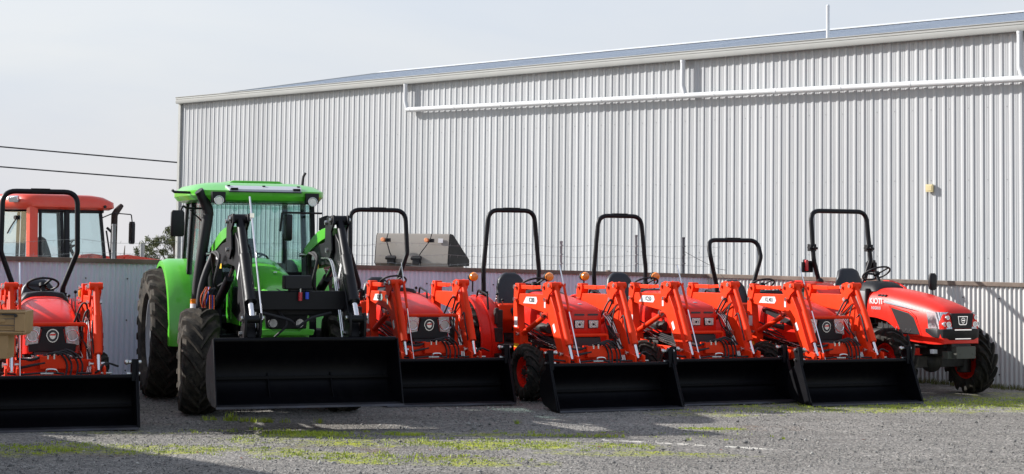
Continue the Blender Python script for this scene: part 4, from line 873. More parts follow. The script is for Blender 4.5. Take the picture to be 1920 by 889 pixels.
b = MB(); b.loft([[(-.05, y, gz(y)-.06), (-.09, y, gz(y)-.06), (-.09, y, gz(y)+.05), (-.0, y, gz(y)+.05)] for y in (-.13, ridge_y)]); b.loft([[(-.05, y, gz(y)-.06), (-.09, y, gz(y)-.06), (-.09, y, gz(y)+.05), (-.0, y, gz(y)+.05)] for y in (ridge_y, Wd)]); b.build('barge_trim', 'trim', bd)
b = MB(); b.box((-.02, -.02, 2.9), (.10, .10, 5.8)); b.build('corner_trim', 'trim', bd)
# pvc stormwater pipe and its droppers
def sx(px_s): return px_s
s0 = 9.28; b = MB(); zp = lambda s: 5.17-.11*(s-s0)/16.
b.cyl((s0, -.15, zp(s0)), (LW, -.15, zp(LW)), .058, n=18)
s = s0+.1
while s < LW: b.cyl((s, -.15, zp(s)), (s+.05, -.15, zp(s)), .063, n=18); s += 1.5
pipe = b.build('stormwater_pipe', 'pvc', bd)
for sd in (9.28, 17.65, 25.15, 32):
    b = MB(); b.tube(fillet([(sd-.06, -.15, zeave(sd)-.12), (sd-.06, -.15, zp(sd)+.2), (sd+.0, -.15, zp(sd)+.02)], .08), .052, 16); b.cyl((sd-.06, -.15, zeave(sd)-.17), (sd-.06, -.15, zeave(sd)-.12), .057, n=16); b.build('dropper_pipe', 'pvc', pipe)
# roof vent pipe and wall box
b = MB(); c = (22.45-.4, .9)
def wl(X, Y):   # world to shed-local
    d = Vector((X, Y, 0))-P0; return d.dot(UB), d.dot(BK)
ax, ay = wl(6.15, 33.38); ay += .30; ax -= .30
b.cyl((ax, ay, 5.95), (ax, ay, 6.74), .035, n=14); b.ball((ax, ay, 6.75), .035, 12, 6); b.cyl((ax, ay, 6.0), (ax, ay, 6.12), .06, .045, n=14, mi=1); b.build('vent_pipe', ['pvc', 'iron'], bd)
vx, vy = wl(7.69, 31.91); b = MB(); b.box((vx, -.055, 3.16), (.14, .05, .14), mi=0); b.box((vx, -.082, 3.16), (.10, .006, .10), mi=0)
for k in range(3): b.box((vx, -.086, 3.12+.035*k), (.10, .004, .008), mi=0)
b.build('wall_box', 'beige', bd, bev=.004)
b = MB(); b.add([(0.3, .3, .02), (LW-.3, .3, .02), (LW-.3, Wd-.3, .02), (.3, Wd-.3, .02)], [(0, 1, 2, 3)]); b.build('floor_slab', 'iron', bd)
# fixing screws on the sheeting
b = MB(); s = .06
k = 0
while s < 30:
    for z in (1.9, 3.3, 4.6): b.cyl((s, -.001, z), (s, -.007, z), .009, n=6)
    s += .38
b.build('screw_row', 'galv', bd, smooth=0)

# ------------------------------------------------------------------ corrugated fences
def corr_fence(name, label, A, B, hA, hB, pitch, amp, mat, wob=0.):
    A, B = Vector((*A, 0)), Vector((*B, 0)); d = B-A; L = d.length
    T = thing(name, label, 'fence', A, math.atan2(d.y, d.x))
    b = MB(); nseg = int(L/pitch*8); V = []; F = []; zs = [0, .25, .5, .75, 1]
    for i in range(nseg+1):
        s = L*i/nseg; h = hA+(hB-hA)*s/L; lap = .004*(int(s/.76) % 2)
        for j, zf in enumerate(zs):
            w = wob*(math.sin(s*1.3+zf*2)*.5+math.sin(s*3.7+zf*5)*.3+.5*math.exp(-((s-dent)**2)/.05)*math.sin(zf*9)*(zf < .6))
            V.append((s, amp*math.sin(2*PI*s/pitch)-lap-w, -.03+(h+.0)*zf))
    m = len(zs)
    for i in range(nseg):
        for j in range(m-1): F.append((i*m+j, (i+1)*m+j, (i+1)*m+j+1, i*m+j+1))
    b.add(V, F); b.build('corrugated_sheet', mat, T, smooth=180, recalc=False)
    b = MB(); b.loft([[(x, -.04, h-.055), (x, .04, h-.055), (x, .045, h+.01), (x, -.045, h+.01)] for x, h in ((0, hA), (L*.5, (hA+hB)/2+.004), (L, hB))]); b.build('capping_rail', 'rustrail', T, bev=.004)
    b = MB(); s = .1
    while s < L-.1:
        for zf in (.12, .52, .85): b.cyl((s, -amp-.004, (hA+(hB-hA)*s/L)*zf), (s, -amp-.014, (hA+(hB-hA)*s/L)*zf), .011, n=6)
        s += pitch*8
    b.build('fixing_screw', 'iron', T, smooth=0)
    b = MB(); s = .2
    while s < L: b.box((s, .10, (hA+(hB-hA)*s/L)/2-.1), (.06, .06, hA-.1)); s += 2.4
    for z in (.35, 1.25): b.bar((0, .055, z), (L, .055, z), .04, .07)
    b.build('fence_frame', 'bark', T)
    return T
C0 = (3.41, 30.38); dl = Vector((3.41+5.34, 30.38-25.11)); dl.normalize()
LA = (C0[0]-dl.x*19, C0[1]-dl.y*19)
dr = Vector((7.72-3.41, 26.24-30.38)); dr.normalize(); RB = (C0[0]+dr.x*16, C0[1]+dr.y*16)
dent = 8.2
corr_fence('shaded_fence', 'blue-grey galvanised corrugated fence behind the left and middle tractors', LA, C0, 1.97, 1.565, .076, .0095, 'fenceL', .02)
dent = -50
corr_fence('sunlit_fence', 'pale sunlit corrugated fence running behind the end tractor', C0, RB, 1.57, 1.575, .076, .0095, 'fenceR', .004)

# ------------------------------------------------------------------ steel posts and barbed wire behind the fence
def fence_pt(t, off):   # t metres left of the corner, off behind
    return Vector((C0[0]-dl.x*t-dl.y*off, C0[1]-dl.y*t+dl.x*off, 0))
bw = thing('security_fence', 'thin barbed wire strands on steel posts above the shaded fence', 'wire fence', fence_pt(0, .3), math.atan2(dl.y, dl.x))
def seclocal(px_t): return -px_t
for t, h, mt in ((6.8, 2.44, 'darkpost'), (3.02-.2, 2.12, 'galv'), (1.29, 2.24, 'galv'), (.28, 2.21, 'darkpost'), (10.5, 2.3, 'galv'), (14, 2.3, 'galv')):
    b = MB(); b.cyl((-t, 0, 0), (-t, 0, h), .028, n=10); b.cyl((-t, 0, h-.03), (-t, 0, h), .033, n=10)
    for z in (1.75, 1.9, 2.05): b.box((-t, -.03, z), (.05, .02, .015))
    b.build('post', mt, bw)
for k, z in enumerate((1.72, 1.86, 2.04)):
    b = MB(); pts = [(-16+i*.5, .005*math.sin(i*2.1+k), z+.025*math.sin(i*1.7+k*2)+(.02 if i % 5 == 0 else 0)) for i in range(34)]
    b.tube(pts, .0028, 4, caps=False)
    for i in range(120):
        x = -16+i*.14; b.tube([(x, 0, z-.02), (x+.012, 0, z+.02)], .0022, 3)
    b.build('barbed_wire', 'galv', bw)
b = MB(); b.tube(curve([(-.3, 0, 1.98), (0, 0, 1.85), (.35, -.1, 1.68), (.5, -.2, 1.64)]), .004, 5); b.build('loose_wire', 'cable', bw)

# ------------------------------------------------------------------ stored bucket on a rack behind the fence
rk = thing('storage_rack', 'low brown steel rack holding the stored bucket behind the fence', 'rack', (-1.85, 28.55, 0), rad(31))
b = MB()
for x in (-.9, .9):
    for y in (-.3, .3): b.box((x, y, .82), (.06, .06, 1.64))
for y in (-.3, .3): b.bar((-1.05, y, 1.634), (1.05, y, 1.634), .06, .05); b.bar((-.9, y, .5), (.9, y, .5), .05, .05)
b.build('rack_frame', 'rustrail', rk); b = MB(); b.box((0, 0, 1.672), (2.1, .7, .025)); b.build('rack_shelf', 'bark', rk)
sbk = thing('stored_bucket', 'grey-backed loader bucket with two orange-knobbed handles lying on a rack behind the fence', 'loader bucket', (-1.62, 28.42, 1.685), rad(-20))
W2 = .64
side = [(0.05, 0), (.0, .05), (.06, .50), (.09, .53), (.20, .52), (.94, .10), (.94, .0)]
b = MB(); shell = [(.05, 0), (0, .05), (.06, .50), (.09, .53), (.20, .52), (.20, .505), (.10, .515), (.075, .49), (.02, .055), (.06, .02), (.94, .02), (.94, 0)]
b.prism(shell, -W2, W2); sb_ = b.build('shell', 'greybucket', sbk, bev=.003)
for s in (-1, 1):
    b = MB(); b.prism(side, s*W2, s*(W2+.014)); b.build('end_plate', 'bucket', sb_, bev=.003)
for x, tilt in ((-.33, -.10), (.12, .22)):
    b = MB(); b.box((x, -.045, .10), (.12, .09, .14), mi=0); b.cyl((x-.09, -.07, .13), (x+.09, -.07, .13), .03, n=10, mi=0); b.tube([(x+.03, -.07, .13), (x+.02+tilt*.3, -.09, .22), (x+.03+tilt, -.10, .42), (x+.05+tilt, -.08, .53)], .011, 6, 0); b.cyl((x-.02+tilt, -.03, .42), (x-.03+tilt, -.13, .43), .035, n=12, mi=1); b.box((x+.03+tilt, -.05, .42), (.09, .07, .06), mi=0)
    b.build('latch_handle', ['plastic', 'knob'], sbk, bev=.006)
b = MB(); b.box((.50, .038, .42), (.085, .006, .07), (rad(-8), 0, 0)); b.build('label_plate', 'white', sbk)

# ------------------------------------------------------------------ tan tray of a trailer at the left edge
ut = thing('tray_trailer', 'tan painted steel tray with a pressed oval, cut off by the left edge', 'trailer', (-5.70, 16.2, 0), rad(3))
b = MB(); b.box((0, .17, 1.235), (2.36, .30, .03)); tr = b.build('tray_floor', 'tan', ut, bev=.005)
b = MB(); b.box((0, 0, 1.345), (2.40, .03, .20))
b.box((0, -.02, 1.437), (2.42, .045, .020)); b.box((0, -.02, 1.295), (2.22, .012, .007)); b.box((0, -.02, 1.322), (2.22, .012, .007)); b.box((0, -.02, 1.27), (2.22, .012, .007)); b.box((0, -.018, 1.248), (2.42, .03, .018))
b.box((1.155, -.022, 1.343), (.09, .03, .165)); b.box((-1.155, -.022, 1.343), (.09, .03, .165)); B_ = b.build('drop_side', 'tan', tr, bev=.004)
b = MB()
for z_ in (1.412, 1.374, 1.311, 1.259): b.box((0, -.0165, z_), (2.22, .006, .007))
b.box((1.105, -.017, 1.343), (.008, .008, .16)); b.build('board_groove', 'bark', B_)
b = MB(); b.ball((.975, -.018, 1.355), .055, 20, 8, 0, (1, .12, .40)); b.build('pressed_oval', 'tan', B_, smooth=60)
b = MB(); b.box((1.06, -.042, 1.415), (.13, .02, .012)); b.cyl((1.12, -.06, 1.405), (1.12, -.03, 1.405), .014, n=8); b.build('latch', 'iron', B_)
b = MB(); b.box((1.185, .165, 1.345), (.03, .29, .20)); b.box((-1.185, .165, 1.345), (.03, .29, .20)); b.box((0, .32, 1.345), (2.4, .02, .20)); b.build('side_board', 'tan', tr, bev=.004)
b = MB(); b.box((-.06, .16, 1.11), (2.2, .26, .22)); b.build('underbody', 'tan', ut, bev=.006)
b = MB(); b.box((-.75, .16, .6), (.3, .22, .8)); b.cyl((-.75, -.35, .36), (-.75, .67, .36), .035, n=12); b.bar((-.75, .16, .9), (-2.6, .16, .6), .08, .1, side=(0, 1, 0)); b.build('axle_frame', 'iron', ut)
for s in (-1, 1): w_ = wheel(ut, 'trailer_wheel', -.75, .16+s*.42, .36, .2, .2, 30, 'rimgrey', lug=.008, steer=PI/2)

_p, _e = rad(SUN_PHI), rad(SUN_EL); sv_ = Vector((-math.cos(_p)*math.cos(_e), math.sin(_p)*math.cos(_e), math.sin(_e)))
# ------------------------------------------------------------------ unseen shed added out of frame on the left to cast the foreground shade
E1 = Vector((-4.75, 18.5, 0))-Vector((-sv_.x, -sv_.y, 0))*(4.03/sv_.z)
ns = thing('added_shade_shed', 'plain grey ribbed shed, added unseen beyond the left edge to shade the yard', 'shed', (E1.x-1.2*UB.x, E1.y-1.2*UB.y, 0), math.atan2(UB.y, UB.x))
L2 = 8.
b = MB(); pr = rib_profile(L2, .19, .014, .118, .031); V = []; F = []
for s, h in pr: V += [(s, h, 0), (s, h, 4.0)]
for i in range(len(pr)-1): F.append((2*i, 2*i+1, 2*i+3, 2*i+2))
b.add(V, F); b.build('wall', 'clad', ns, smooth=0, recalc=False)
b = MB(); b.prism([(0, 0), (0, 4.0), (-8, 4.0), (-8, 0)], 0, .05); b.prism([(0, 0), (0, 4.0), (-8, 4.0), (-8, 0)], L2-.05, L2); b.prism([(-8, 0), (-7.95, 0), (-7.95, 4), (-8, 4)], 0, L2); b.build('end_wall', 'clad', ns)
b = MB(); b.prism([(.06, 4.01), (-4, 4.6), (-8.1, 4.01), (-8.1, 4.05), (-4, 4.66), (.06, 4.06)], -.1, L2+.1); b.build('roof', 'roof', ns)

# ------------------------------------------------------------------ power cables, pole, trees
for k, (za, zb_) in enumerate(((5.05, 4.58), (4.36, 3.95))):
    b = MB(); pts = []
    for i in range(41):
        t = i/40; x = -60+70*t; u = (x+17.6)/6.1; pts.append((x, 60, za+(zb_-za)*u+.012*(u-.0)*(u-1)))
    b.tube(pts, .024, 6); o = b.build('power_cable', 'cable', None); tag(o, ('upper' if k == 0 else 'lower')+' black power cable crossing the sky toward the shed', 'cable', 'overhead cables left of the shed')
b = MB(); b.cyl((-10.55, 50, 0), (-10.55, 50, 1.83), .065, n=12); b.cyl((-10.55, 50, 1.80), (-10.55, 50, 1.84), .075, n=12); o = b.build('steel_post', 'galv', None); tag(o, 'short grey steel post behind the fence beside the gum tree', 'post')

def leaf_mat(name, c1, c2):
    m, nt, b = new_mat(name); v = objvec(nt); n = noise(nt, 3.5, 3, .6, v); n2 = noise(nt, 25, 2, .5, v)
    f = math_n(nt, 'ADD', math_n(nt, 'MULTIPLY', n, .6), math_n(nt, 'MULTIPLY', n2, .4)); nt.links.new(ramp(nt, f, [(.35, c1), (.65, c2)]), b.inputs['Base Color'])
    b.inputs['Roughness'].default_value = .6; MT[name] = m
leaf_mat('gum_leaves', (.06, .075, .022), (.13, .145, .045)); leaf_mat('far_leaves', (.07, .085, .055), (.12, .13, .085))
leaf_mat('weed', (.20, .28, .018), (.42, .48, .035)); leaf_mat('drygrass', (.12, .09, .035), (.10, .13, .03))
def tree(name, label, loc, H, blobs, nleaf, ls, mat, group=None):
    T = thing(name, label, 'tree', loc, 0, group); g = np.random.default_rng(int(abs(loc[0])*100))
    b = MB(); b.tube(curve([(0, 0, 0), (.05, 0, H*.35), (-.03, .02, H*.6), (.02, 0, H*.82)], 4), [.10*H/2.5*(1-.85*i/12) for i in range(13)], 8)
    for (x, y, z, r) in blobs: b.tube(curve([(0, 0, H*.3), (x*.5, y*.5, z*.75), (x, y, z)], 4), [.035*H/2.5*(1-.8*i/8) for i in range(9)], 6)
    b.build('trunk', 'bark', T)
    V = []; F = []
    w = np.array([r**2 for *_, r in blobs]); w = w/w.sum(); idx = g.choice(len(blobs), nleaf, p=w)
    # sub-clumps inside each blob so the outline is uneven and gaps show
    subs = {i: g.normal(0, 1, (14, 3)) for i in range(len(blobs))}
    for i in idx:
        x, y, z, r = blobs[i]; sc = subs[i][g.integers(14)]; sc = sc/np.linalg.norm(sc)*r*.75; p = np.array((x, y, z))+sc+g.normal(0, r*.17, 3)
        a, b2 = g.normal(0, 1, 3), g.normal(0, 1, 3); a /= np.linalg.norm(a); b2 -= a*b2.dot(a); b2 /= np.linalg.norm(b2); a[2] -= .5; a /= np.linalg.norm(a)
        k = ls*(.6+.8*g.random()); o = len(V); V += [p-a*k, p+b2*k*.28, p+a*k, p-b2*k*.28]; F.append((o, o+1, o+2, o+3))
    mb = MB(); mb.add([tuple(v) for v in V], F); mb.build('crown', mat, T, smooth=0, recalc=False)
tree('gum_tree', 'bushy olive green gum tree behind the fence just left of the shed corner', (-11.50, 60, -.25), 2.95,
     [(-1.1, 0, 1.75, .32), (-.85, .1, 2.10, .28), (-.45, .1, 2.0, .38), (-.15, 0, 2.35, .30), (.15, -.1, 2.2, .40), (.40, .1, 2.62, .30), (.32, 0, 2.92, .18), (.65, 0, 2.5, .32), (-.85, -.1, 1.55, .40), (0, 0, 1.75, .5), (.6, 0, 1.9, .5)], 10000, .05, 'gum_leaves')
tree('distant_tree', 'small hazy tree on the horizon behind the red loader arm of the old cab tractor', (-26.1, 118, -1.9), 3.8,
     [(-.9, 0, .95, .5), (0, 0, 1.15, .55), (.8, 0, 1.0, .5), (.3, 0, 1.35, .35), (1.5, 0, .8, .4)], 1800, .07, 'far_leaves')

# ------------------------------------------------------------------ ground
m, nt, b = new_mat('gravel_ground'); MT['ground'] = m
geo = N(nt, 'ShaderNodeNewGeometry'); pos = geo.outputs['Position']
nz = lambda sc, d=4, r=.6: noise(nt, sc, d, r, pos)
vor = N(nt, 'ShaderNodeTexVoronoi'); vor.inputs['Scale'].default_value = 48; nt.links.new(pos, vor.inputs['Vector'])
vcol = N(nt, 'ShaderNodeSeparateColor'); nt.links.new(vor.outputs['Color'], vcol.inputs[0])
base = ramp(nt, vcol.outputs[0], [(0, (.12, .12, .12)), (.5, (.228, .220, .208)), (.9, (.325, .312, .295)), (1, (.46, .45, .43))])
mpg = N(nt, 'ShaderNodeMapping'); mpg.inputs['Scale'].default_value = (.35, 1.6, 1); mpg.inputs['Rotation'].default_value = (0, 0, .12); nt.links.new(pos, mpg.inputs[0])
lgf = math_n(nt, 'ADD', math_n(nt, 'MULTIPLY', nz(.55, 5, .65), .5), math_n(nt, 'MULTIPLY', noise(nt, 1.3, 5, .7, mpg.outputs[0]), .5))
lg = ramp(nt, lgf, [(.34, (.64, .61, .57)), (.5, (.91, .885, .845)), (.64, (1.12, 1.085, 1.03))])
mm = N(nt, 'ShaderNodeMix', data_type='RGBA', blend_type='MULTIPLY'); mm.inputs[0].default_value = 1
nt.links.new(base, mm.inputs[6]); nt.links.new(lg, mm.inputs[7]); colr = mm.outputs[2]
grit = nz(130, 2, .5)
sep = N(nt, 'ShaderNodeSeparateXYZ'); nt.links.new(pos, sep.inputs[0])
def ellipses(L, edge=.5):
    acc = None
    for cx, cy, rx, ry in L:
        dx = math_n(nt, 'DIVIDE', math_n(nt, 'SUBTRACT', sep.outputs[0], cx), rx); dy = math_n(nt, 'DIVIDE', math_n(nt, 'SUBTRACT', sep.outputs[1], cy), ry)
        r2 = math_n(nt, 'ADD', math_n(nt, 'MULTIPLY', dx, dx), math_n(nt, 'MULTIPLY', dy, dy)); v = math_n(nt, 'SUBTRACT', 1, r2, True)
        acc = v if acc is None else math_n(nt, 'MAXIMUM', acc, v)
    return acc
brk = math_n(nt, 'ADD', math_n(nt, 'MULTIPLY', math_n(nt, 'ADD', math_n(nt, 'MULTIPLY', nz(1.7, 6, .7), .6), math_n(nt, 'MULTIPLY', nz(16, 3, .6), .4)), 2.4), -.72)
def patch(L, thr, gain, col, c_in):
    e = ellipses(L); f = math_n(nt, 'MULTIPLY', math_n(nt, 'SUBTRACT', math_n(nt, 'ADD', math_n(nt, 'MULTIPLY', math_n(nt, 'POWER', e, .5), .40), brk), thr), gain, True)
    f = math_n(nt, 'MULTIPLY', f, math_n(nt, 'GREATER_THAN', e, .001)); return mixc(nt, f, c_in, col)
BROWN = [(-4.2, 17.4, 1.5, .4), (-1.2, 18.2, 1.6, .35), (5.2, 24.3, 2.5, .8), (3.2, 20.4, 1.0, .3), (.9, 19.6, 1.3, .35), (-2.2, 17.7, 1.6, .35), (2.9, 20.6, .7, .25), (-4.0, 20.2, .5, .2), (-.6, 17.5, 1.2, .3)]
MOSS = [(-1.6, 18.6, 2.2, .45), (1.2, 17.9, 1.6, .3), (-4.6, 19.3, 1.0, .3), (2.6, 22.0, 1.2, .3), (-3.8, 17.8, 2.2, .5), (-2.1, 17.6, 1.0, .35), (-1.0, 17.2, 1.5, .4), (.3, 18.5, 1.5, .55), (-.3, 17.0, 1.0, .3), (2.35, 20.3, .45, .22), (4.6, 23.2, 2.4, .9), (6.2, 23.8, 2.0, 1.1), (7.2, 23.4, 1.6, .8), (-.5, 19.5, 1.3, .25), (-5.2, 17.6, 1.0, .7), (8.0, 24.8, 2.5, 1.0), (-2.3, 19.3, .7, .5)]
WET = [(-3, 21, 2.5, 1.5), (-1, 24, 4, 2), (4, 24.5, 4, 1.5)]
colr = patch(BROWN, .82, 2.0, (.17, .10, .055), colr)
colr = patch(MOSS, .72, 3.0, ramp(nt, nz(9, 3), [(.35, (.16, .20, .02)), (.65, (.42, .44, .035))]), colr)
# dashes of pale lime line
def dashes():
    ax, ay, bx, by = 1.02, 19.15, 3.0, 18.45
    a = math_n(nt, 'ADD', math_n(nt, 'MULTIPLY', sep.outputs[0], .943), math_n(nt, 'MULTIPLY', sep.outputs[1], -.333))   # along
    c = math_n(nt, 'ADD', math_n(nt, 'MULTIPLY', sep.outputs[0], .333), math_n(nt, 'MULTIPLY', sep.outputs[1], .943))   # across
    a0 = ax*.943-ay*.333; c0 = ax*.333+ay*.943
    across = math_n(nt, 'LESS_THAN', math_n(nt, 'ABSOLUTE', math_n(nt, 'SUBTRACT', math_n(nt, 'ADD', c, math_n(nt, 'MULTIPLY', math_n(nt, 'SUBTRACT', nz(1.5, 2), .5), .25)), c0)), .05)
    on = math_n(nt, 'MULTIPLY', math_n(nt, 'GREATER_THAN', a, a0), math_n(nt, 'LESS_THAN', a, a0+2.1))
    gap = math_n(nt, 'GREATER_THAN', nz(2.6, 5, .8), .49)
    return math_n(nt, 'MULTIPLY', math_n(nt, 'MULTIPLY', across, on), gap)
colr = mixc(nt, math_n(nt, 'MULTIPLY', dashes(), .9), colr, (.66, .63, .56))
nt.links.new(colr, b.inputs['Base Color']); b.inputs['Roughness'].default_value = .9; b.inputs['Specular IOR Level'].default_value = .25
hh = math_n(nt, 'ADD', math_n(nt, 'MULTIPLY', vor.outputs['Distance'], -1.0), math_n(nt, 'MULTIPLY', grit, .6))
bump(nt, b, hh, .9, .012)
g = MB(); nx, ny = 90, 60; xs = list(np.linspace(-14, 16, nx)); ys = list(np.linspace(10, 34, ny))
xs = [-600, -200, -60]+xs+[60, 200, 600]; ys = [-60, -10]+ys+[46, 52, 60, 200, 900]
gr = np.random.default_rng(5)
V = []
for y in ys:
    for x in xs:
        z = 0. if y <= 52 else -(y-52)*.03
        if -14 <= x <= 16 and 10 <= y <= 34: z = .008*math.sin(x*1.7+y*.9)*math.sin(y*1.3-x*.4)+.004*math.sin(x*5.1)*math.sin(y*4.3)
        V.append((x, y, z-.006))
W_ = len(xs); g.add(V, [(j*W_+i, j*W_+i+1, (j+1)*W_+i+1, (j+1)*W_+i) for j in range(len(ys)-1) for i in range(W_-1)])
go = g.build('ground', 'ground', None, smooth=180, recalc=False); tag(go, 'grey gravel yard with mossy green and brown patches', 'ground', kind='structure')

# loose stones
m, nt, b = new_mat('stones'); MT['stones'] = m
geo = N(nt, 'ShaderNodeNewGeometry'); rr = ramp(nt, geo.outputs['Random Per Island'], [(0, (.08, .078, .075)), (.5, (.19, .185, .175)), (.9, (.30, .29, .27)), (1, (.46, .44, .40))])
nt.links.new(rr, b.inputs['Base Color']); b.inputs['Roughness'].default_value = .85
n = 52000; y = 15.2+(rng.random(n)**1.3)*9.5; x = (rng.random(n)-.5)*2*(.31*y+.4); r = .004+.0065*rng.random(n)**2.2
big = rng.random(n) < .02; r[big] *= 1.6+1.6*rng.random(big.sum())
oc = np.array([(1, 0, 0), (-1, 0, 0), (0, 1, 0), (0, -1, 0), (0, 0, 1), (0, 0, -1)], float); of = np.array([(0, 2, 4), (2, 1, 4), (1, 3, 4), (3, 0, 4), (2, 0, 5), (1, 2, 5), (3, 1, 5), (0, 3, 5)])
sc = r[:, None]*(.65+.7*rng.random((n, 3))); sc[:, 2] *= .7; ang = rng.random(n)*2*PI; ca, sa = np.cos(ang), np.sin(ang)
P = oc[None]*sc[:, None, :]*(.8+.4*rng.random((n, 6, 1))); X = P[..., 0]*ca[:, None]-P[..., 1]*sa[:, None]+x[:, None]; Y = P[..., 0]*sa[:, None]+P[..., 1]*ca[:, None]+y[:, None]; Z = P[..., 2]+.001
VV = np.stack((X, Y, Z), -1).reshape(-1, 3); FF = (of[None]+6*np.arange(n)[:, None, None]).reshape(-1, 3)
def fast_mesh(name, VV, FF, mat):
    me = bpy.data.meshes.new(name); me.vertices.add(len(VV)); me.vertices.foreach_set('co', VV.astype(np.float32).ravel()); k = FF.shape[1]
    me.loops.add(FF.size); me.loops.foreach_set('vertex_index', FF.astype(np.int32).ravel()); me.polygons.add(len(FF)); me.polygons.foreach_set('loop_start', np.arange(0, FF.size, k, dtype=np.int32)); me.polygons.foreach_set('loop_total', np.full(len(FF), k, dtype=np.int32))
    me.materials.append(MT[mat]); me.update(calc_edges=True); me.validate(); return link(name, me)
tag(fast_mesh('gravel', VV, FF, 'stones'), 'loose grey stones scattered over the yard', 'gravel', kind='stuff')

# grass and moss tufts
def blades(name, label, spots, mat):
    V = []; F = []; g = np.random.default_rng(3)
    for cx, cy, rx, ry, n, h in spots:
        for _ in range(n):
            a = g.random()*2*PI; q = math.sqrt(g.random()); px, py = cx+rx*q*math.cos(a), cy+ry*q*math.sin(a); hh = h*(.4+.9*g.random()); w = .0035+.003*g.random(); t = g.random()*2*PI
            dx, dy = math.cos(t)*w, math.sin(t)*w; lx, ly = g.normal(0, hh*.35), g.normal(0, hh*.35); o = len(V)
            V += [(px-dx, py-dy, -.005), (px+dx, py+dy, -.005), (px+lx*.4+dx*.7, py+ly*.4+dy*.7, hh*.6), (px+lx*.4-dx*.7, py+ly*.4-dy*.7, hh*.6), (px+lx, py+ly, hh)]; F += [(o, o+1, o+2, o+3), (o+3, o+2, o+4)]
    mb = MB(); mb.add(V, F); o = mb.build(name, mat, None, smooth=0, recalc=False); tag(o, label, 'grass', kind='stuff')
sp = [(-3.5, 20.6, .12, .06, 40, .05), (-3.25, 20.55, .10, .05, 50, .09), (-3.05, 20.5, .10, .05, 45, .05), (-2.85, 20.4, .14, .05, 60, .06), (-2.6, 20.4, .08, .05, 25, .05), (-2.2, 20.4, .06, .04, 20, .06), (-2.3, 19.35, .45, .14, 420, .03), (-2.0, 19.1, .5, .10, 160, .035), (-1.15, 19.3, .25, .08, 160, .03), (.7, 19.35, .6, .07, 260, .03), (.3, 18.5, 1.2, .35, 500, .012), (2.35, 20.3, .4, .12, 300, .012), (-.9, 17.3, 1.2, .3, 300, .012), (-4.0, 17.9, 1.6, .35, 350, .014), (-5.0, 17.6, .7, .4, 250, .016), (5.4, 23.7, 1.6, .7, 1100, .02), (7.6, 24.3, 1.2, .5, 700, .02), (.1, 20.6, .05, .03, 18, .05), (3.3, 22.4, 1.5, .2, 350, .015)]
g_ = np.random.default_rng(21)
for cx, cy, rx, ry, k in ((-3.3, 17.75, 1.9, .45, 60), (-1.2, 17.3, 1.4, .45, 50), (.3, 18.5, 1.3, .5, 60), (-1.6, 18.7, 1.8, .4, 45), (4.8, 23.1, 2.0, .6, 50), (6.6, 23.9, 1.8, .9, 60), (-2.4, 19.4, 1.4, .3, 30), (1.5, 19.6, 2, .5, 22), (-4.9, 17.8, .8, .6, 30)):
    for _ in range(k):
        a = g_.random()*2*PI; q = math.sqrt(g_.random()); sp.append((cx+rx*q*math.cos(a), cy+ry*q*math.sin(a), .03+.09*g_.random(), .02+.05*g_.random(), int(6+14*g_.random()), .010+.022*g_.random()**2))
blades('grass', 'low bright green weeds and moss growing through the gravel', sp, 'weed')
db = []
for i in range(16):
    t = 2.2+i*.36; db.append((C0[0]+dr.x*t*1.0-.18*.69, C0[1]+dr.y*t-.18*.72, .22, .12, 130, .07 if 4 < t < 6 else .04))
for i in range(12): t = 6+i*.5; db.append((C0[0]+dr.x*t-.15, C0[1]+dr.y*t-.15, .3, .1, 60, .035))
blades('dry_grass', 'dry brown grass along the foot of the sunlit fence', db, 'drygrass')
# a few fallen leaves
b = MB(); g = np.random.default_rng(8)
for (x, y) in ((-4.35, 17.62), (.95, 18.35), (-3.1, 17.5), (-1.9, 19.0), (2.2, 18.2), (-.8, 17.9), (3.9, 19.3), (-2.6, 17.1)):
    a = g.random()*6; c, s_ = math.cos(a)*.03, math.sin(a)*.03; b.add([(x-c, y-s_, .008), (x+s_*.5, y-c*.5, .014), (x+c, y+s_, .012), (x-s_*.5, y+c*.5, .016)], [(0, 1, 2, 3)])
MT['deadleaf'] = paint('dead_leaf', (.22, .06, .02), .7, var=.3); o = b.build('leaves', 'deadleaf', None, smooth=0); tag(o, 'dry red-brown leaves lying on the gravel', 'leaves', kind='stuff')

# ------------------------------------------------------------------ camera, sun, sky
cam = bpy.data.cameras.new('camera'); co = bpy.data.objects.new('camera', cam); COL.objects.link(co)
cam.sensor_width = 36; cam.lens = 3265/1920*36; cam.shift_y = -.09935; cam.clip_end = 3000; cam.clip_start = .1
co.matrix_world = Matrix.Translation((0, 0, 2.2)) @ (Matrix.Rotation(PI/2+rad(3.3), 4, 'X') @ Matrix.Rotation(.012, 4, 'Z'))
S.camera = co
PHI, EL = rad(SUN_PHI), rad(SUN_EL)
sv = Vector((-math.cos(PHI)*math.cos(EL), math.sin(PHI)*math.cos(EL), math.sin(EL)))
sl = bpy.data.lights.new('sun', 'SUN'); sl.energy = 5.0; sl.angle = rad(.5); sl.color = (1, .97, .93)
so = bpy.data.objects.new('sun', sl); COL.objects.link(so); so.rotation_euler = (-sv).to_track_quat('-Z', 'Y').to_euler(); so.location = sv*40
w = bpy.data.worlds.new('World'); S.world = w; w.use_nodes = True; nt = w.node_tree; bg = nt.nodes['Background']
sky = N(nt, 'ShaderNodeTexSky', sky_type='NISHITA'); sky.sun_disc = False; sky.sun_elevation = EL; sky.sun_rotation = math.atan2(sv.x, sv.y) % (2*PI)
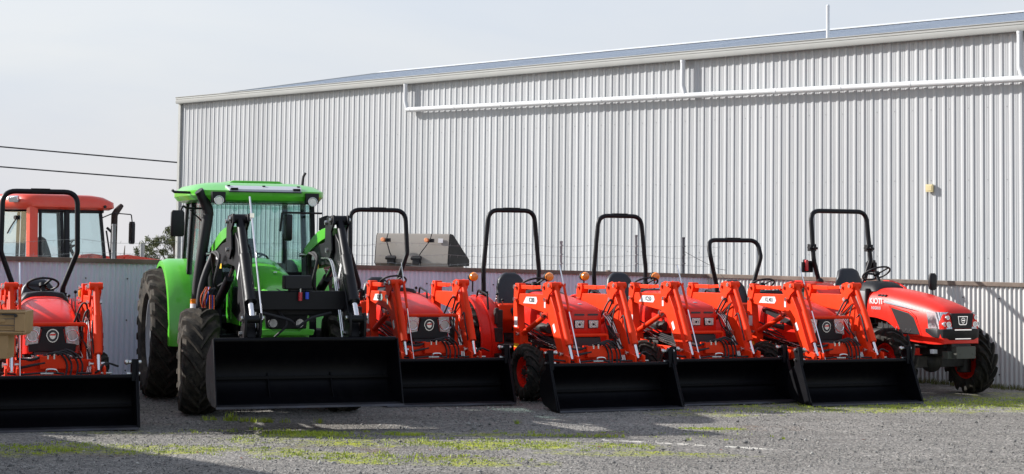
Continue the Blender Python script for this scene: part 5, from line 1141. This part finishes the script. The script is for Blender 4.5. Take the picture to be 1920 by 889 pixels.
tc = N(nt, 'ShaderNodeTexCoord').outputs['Generated']
sp0 = N(nt, 'ShaderNodeSeparateXYZ'); nt.links.new(tc, sp0.inputs[0]); cb = N(nt, 'ShaderNodeCombineXYZ'); nt.links.new(sp0.outputs[0], cb.inputs[0]); nt.links.new(sp0.outputs[1], cb.inputs[1]); nt.links.new(math_n(nt, 'MAXIMUM', sp0.outputs[2], .015), cb.inputs[2]); tc = cb.outputs[0]; nt.links.new(tc, sky.inputs[0])
mp = N(nt, 'ShaderNodeMapping'); mp.inputs['Scale'].default_value = (1, 1, 3.2); nt.links.new(tc, mp.inputs[0])
n1 = noise(nt, 2.1, 6, .55, mp.outputs[0], .4)
sp = N(nt, 'ShaderNodeSeparateXYZ'); nt.links.new(tc, sp.inputs[0])
cloud = ramp(nt, n1, [(.35, CLOUD_A), (.62, CLOUD_B)])
# broken cloud: thick toward the back of the yard, thinner overhead and behind the camera
fy = math_n(nt, 'MULTIPLY', math_n(nt, 'ADD', sp.outputs[1], .1), 1.3, True)
fz = math_n(nt, 'SUBTRACT', 1.0, math_n(nt, 'MULTIPLY', sp.outputs[2], 1.2), True)
fac = math_n(nt, 'MULTIPLY', math_n(nt, 'MULTIPLY', fy, fz), .97)
fac = math_n(nt, 'MAXIMUM', fac, math_n(nt, 'MULTIPLY', n1, 1.05, True))
# the clouds facing the sun, behind the camera, are brighter
bk = math_n(nt, 'ADD', 1.0, math_n(nt, 'MULTIPLY', math_n(nt, 'MULTIPLY', sp.outputs[1], -1.0, True), .12))
vm = N(nt, 'ShaderNodeVectorMath', operation='SCALE'); nt.links.new(cloud, vm.inputs[0]); nt.links.new(bk, vm.inputs['Scale']); cloud = vm.outputs[0]
nt.links.new(mixc(nt, fac, sky.outputs[0], cloud), bg.inputs['Color']); bg.inputs['Strength'].default_value = .15
S.view_settings.view_transform = 'Standard'; S.view_settings.look = 'None'; S.view_settings.exposure = EXPO; S.view_settings.gamma = 1
S.cycles.use_denoising = True; S.cycles.max_bounces = 8; S.cycles.transparent_max_bounces = 16
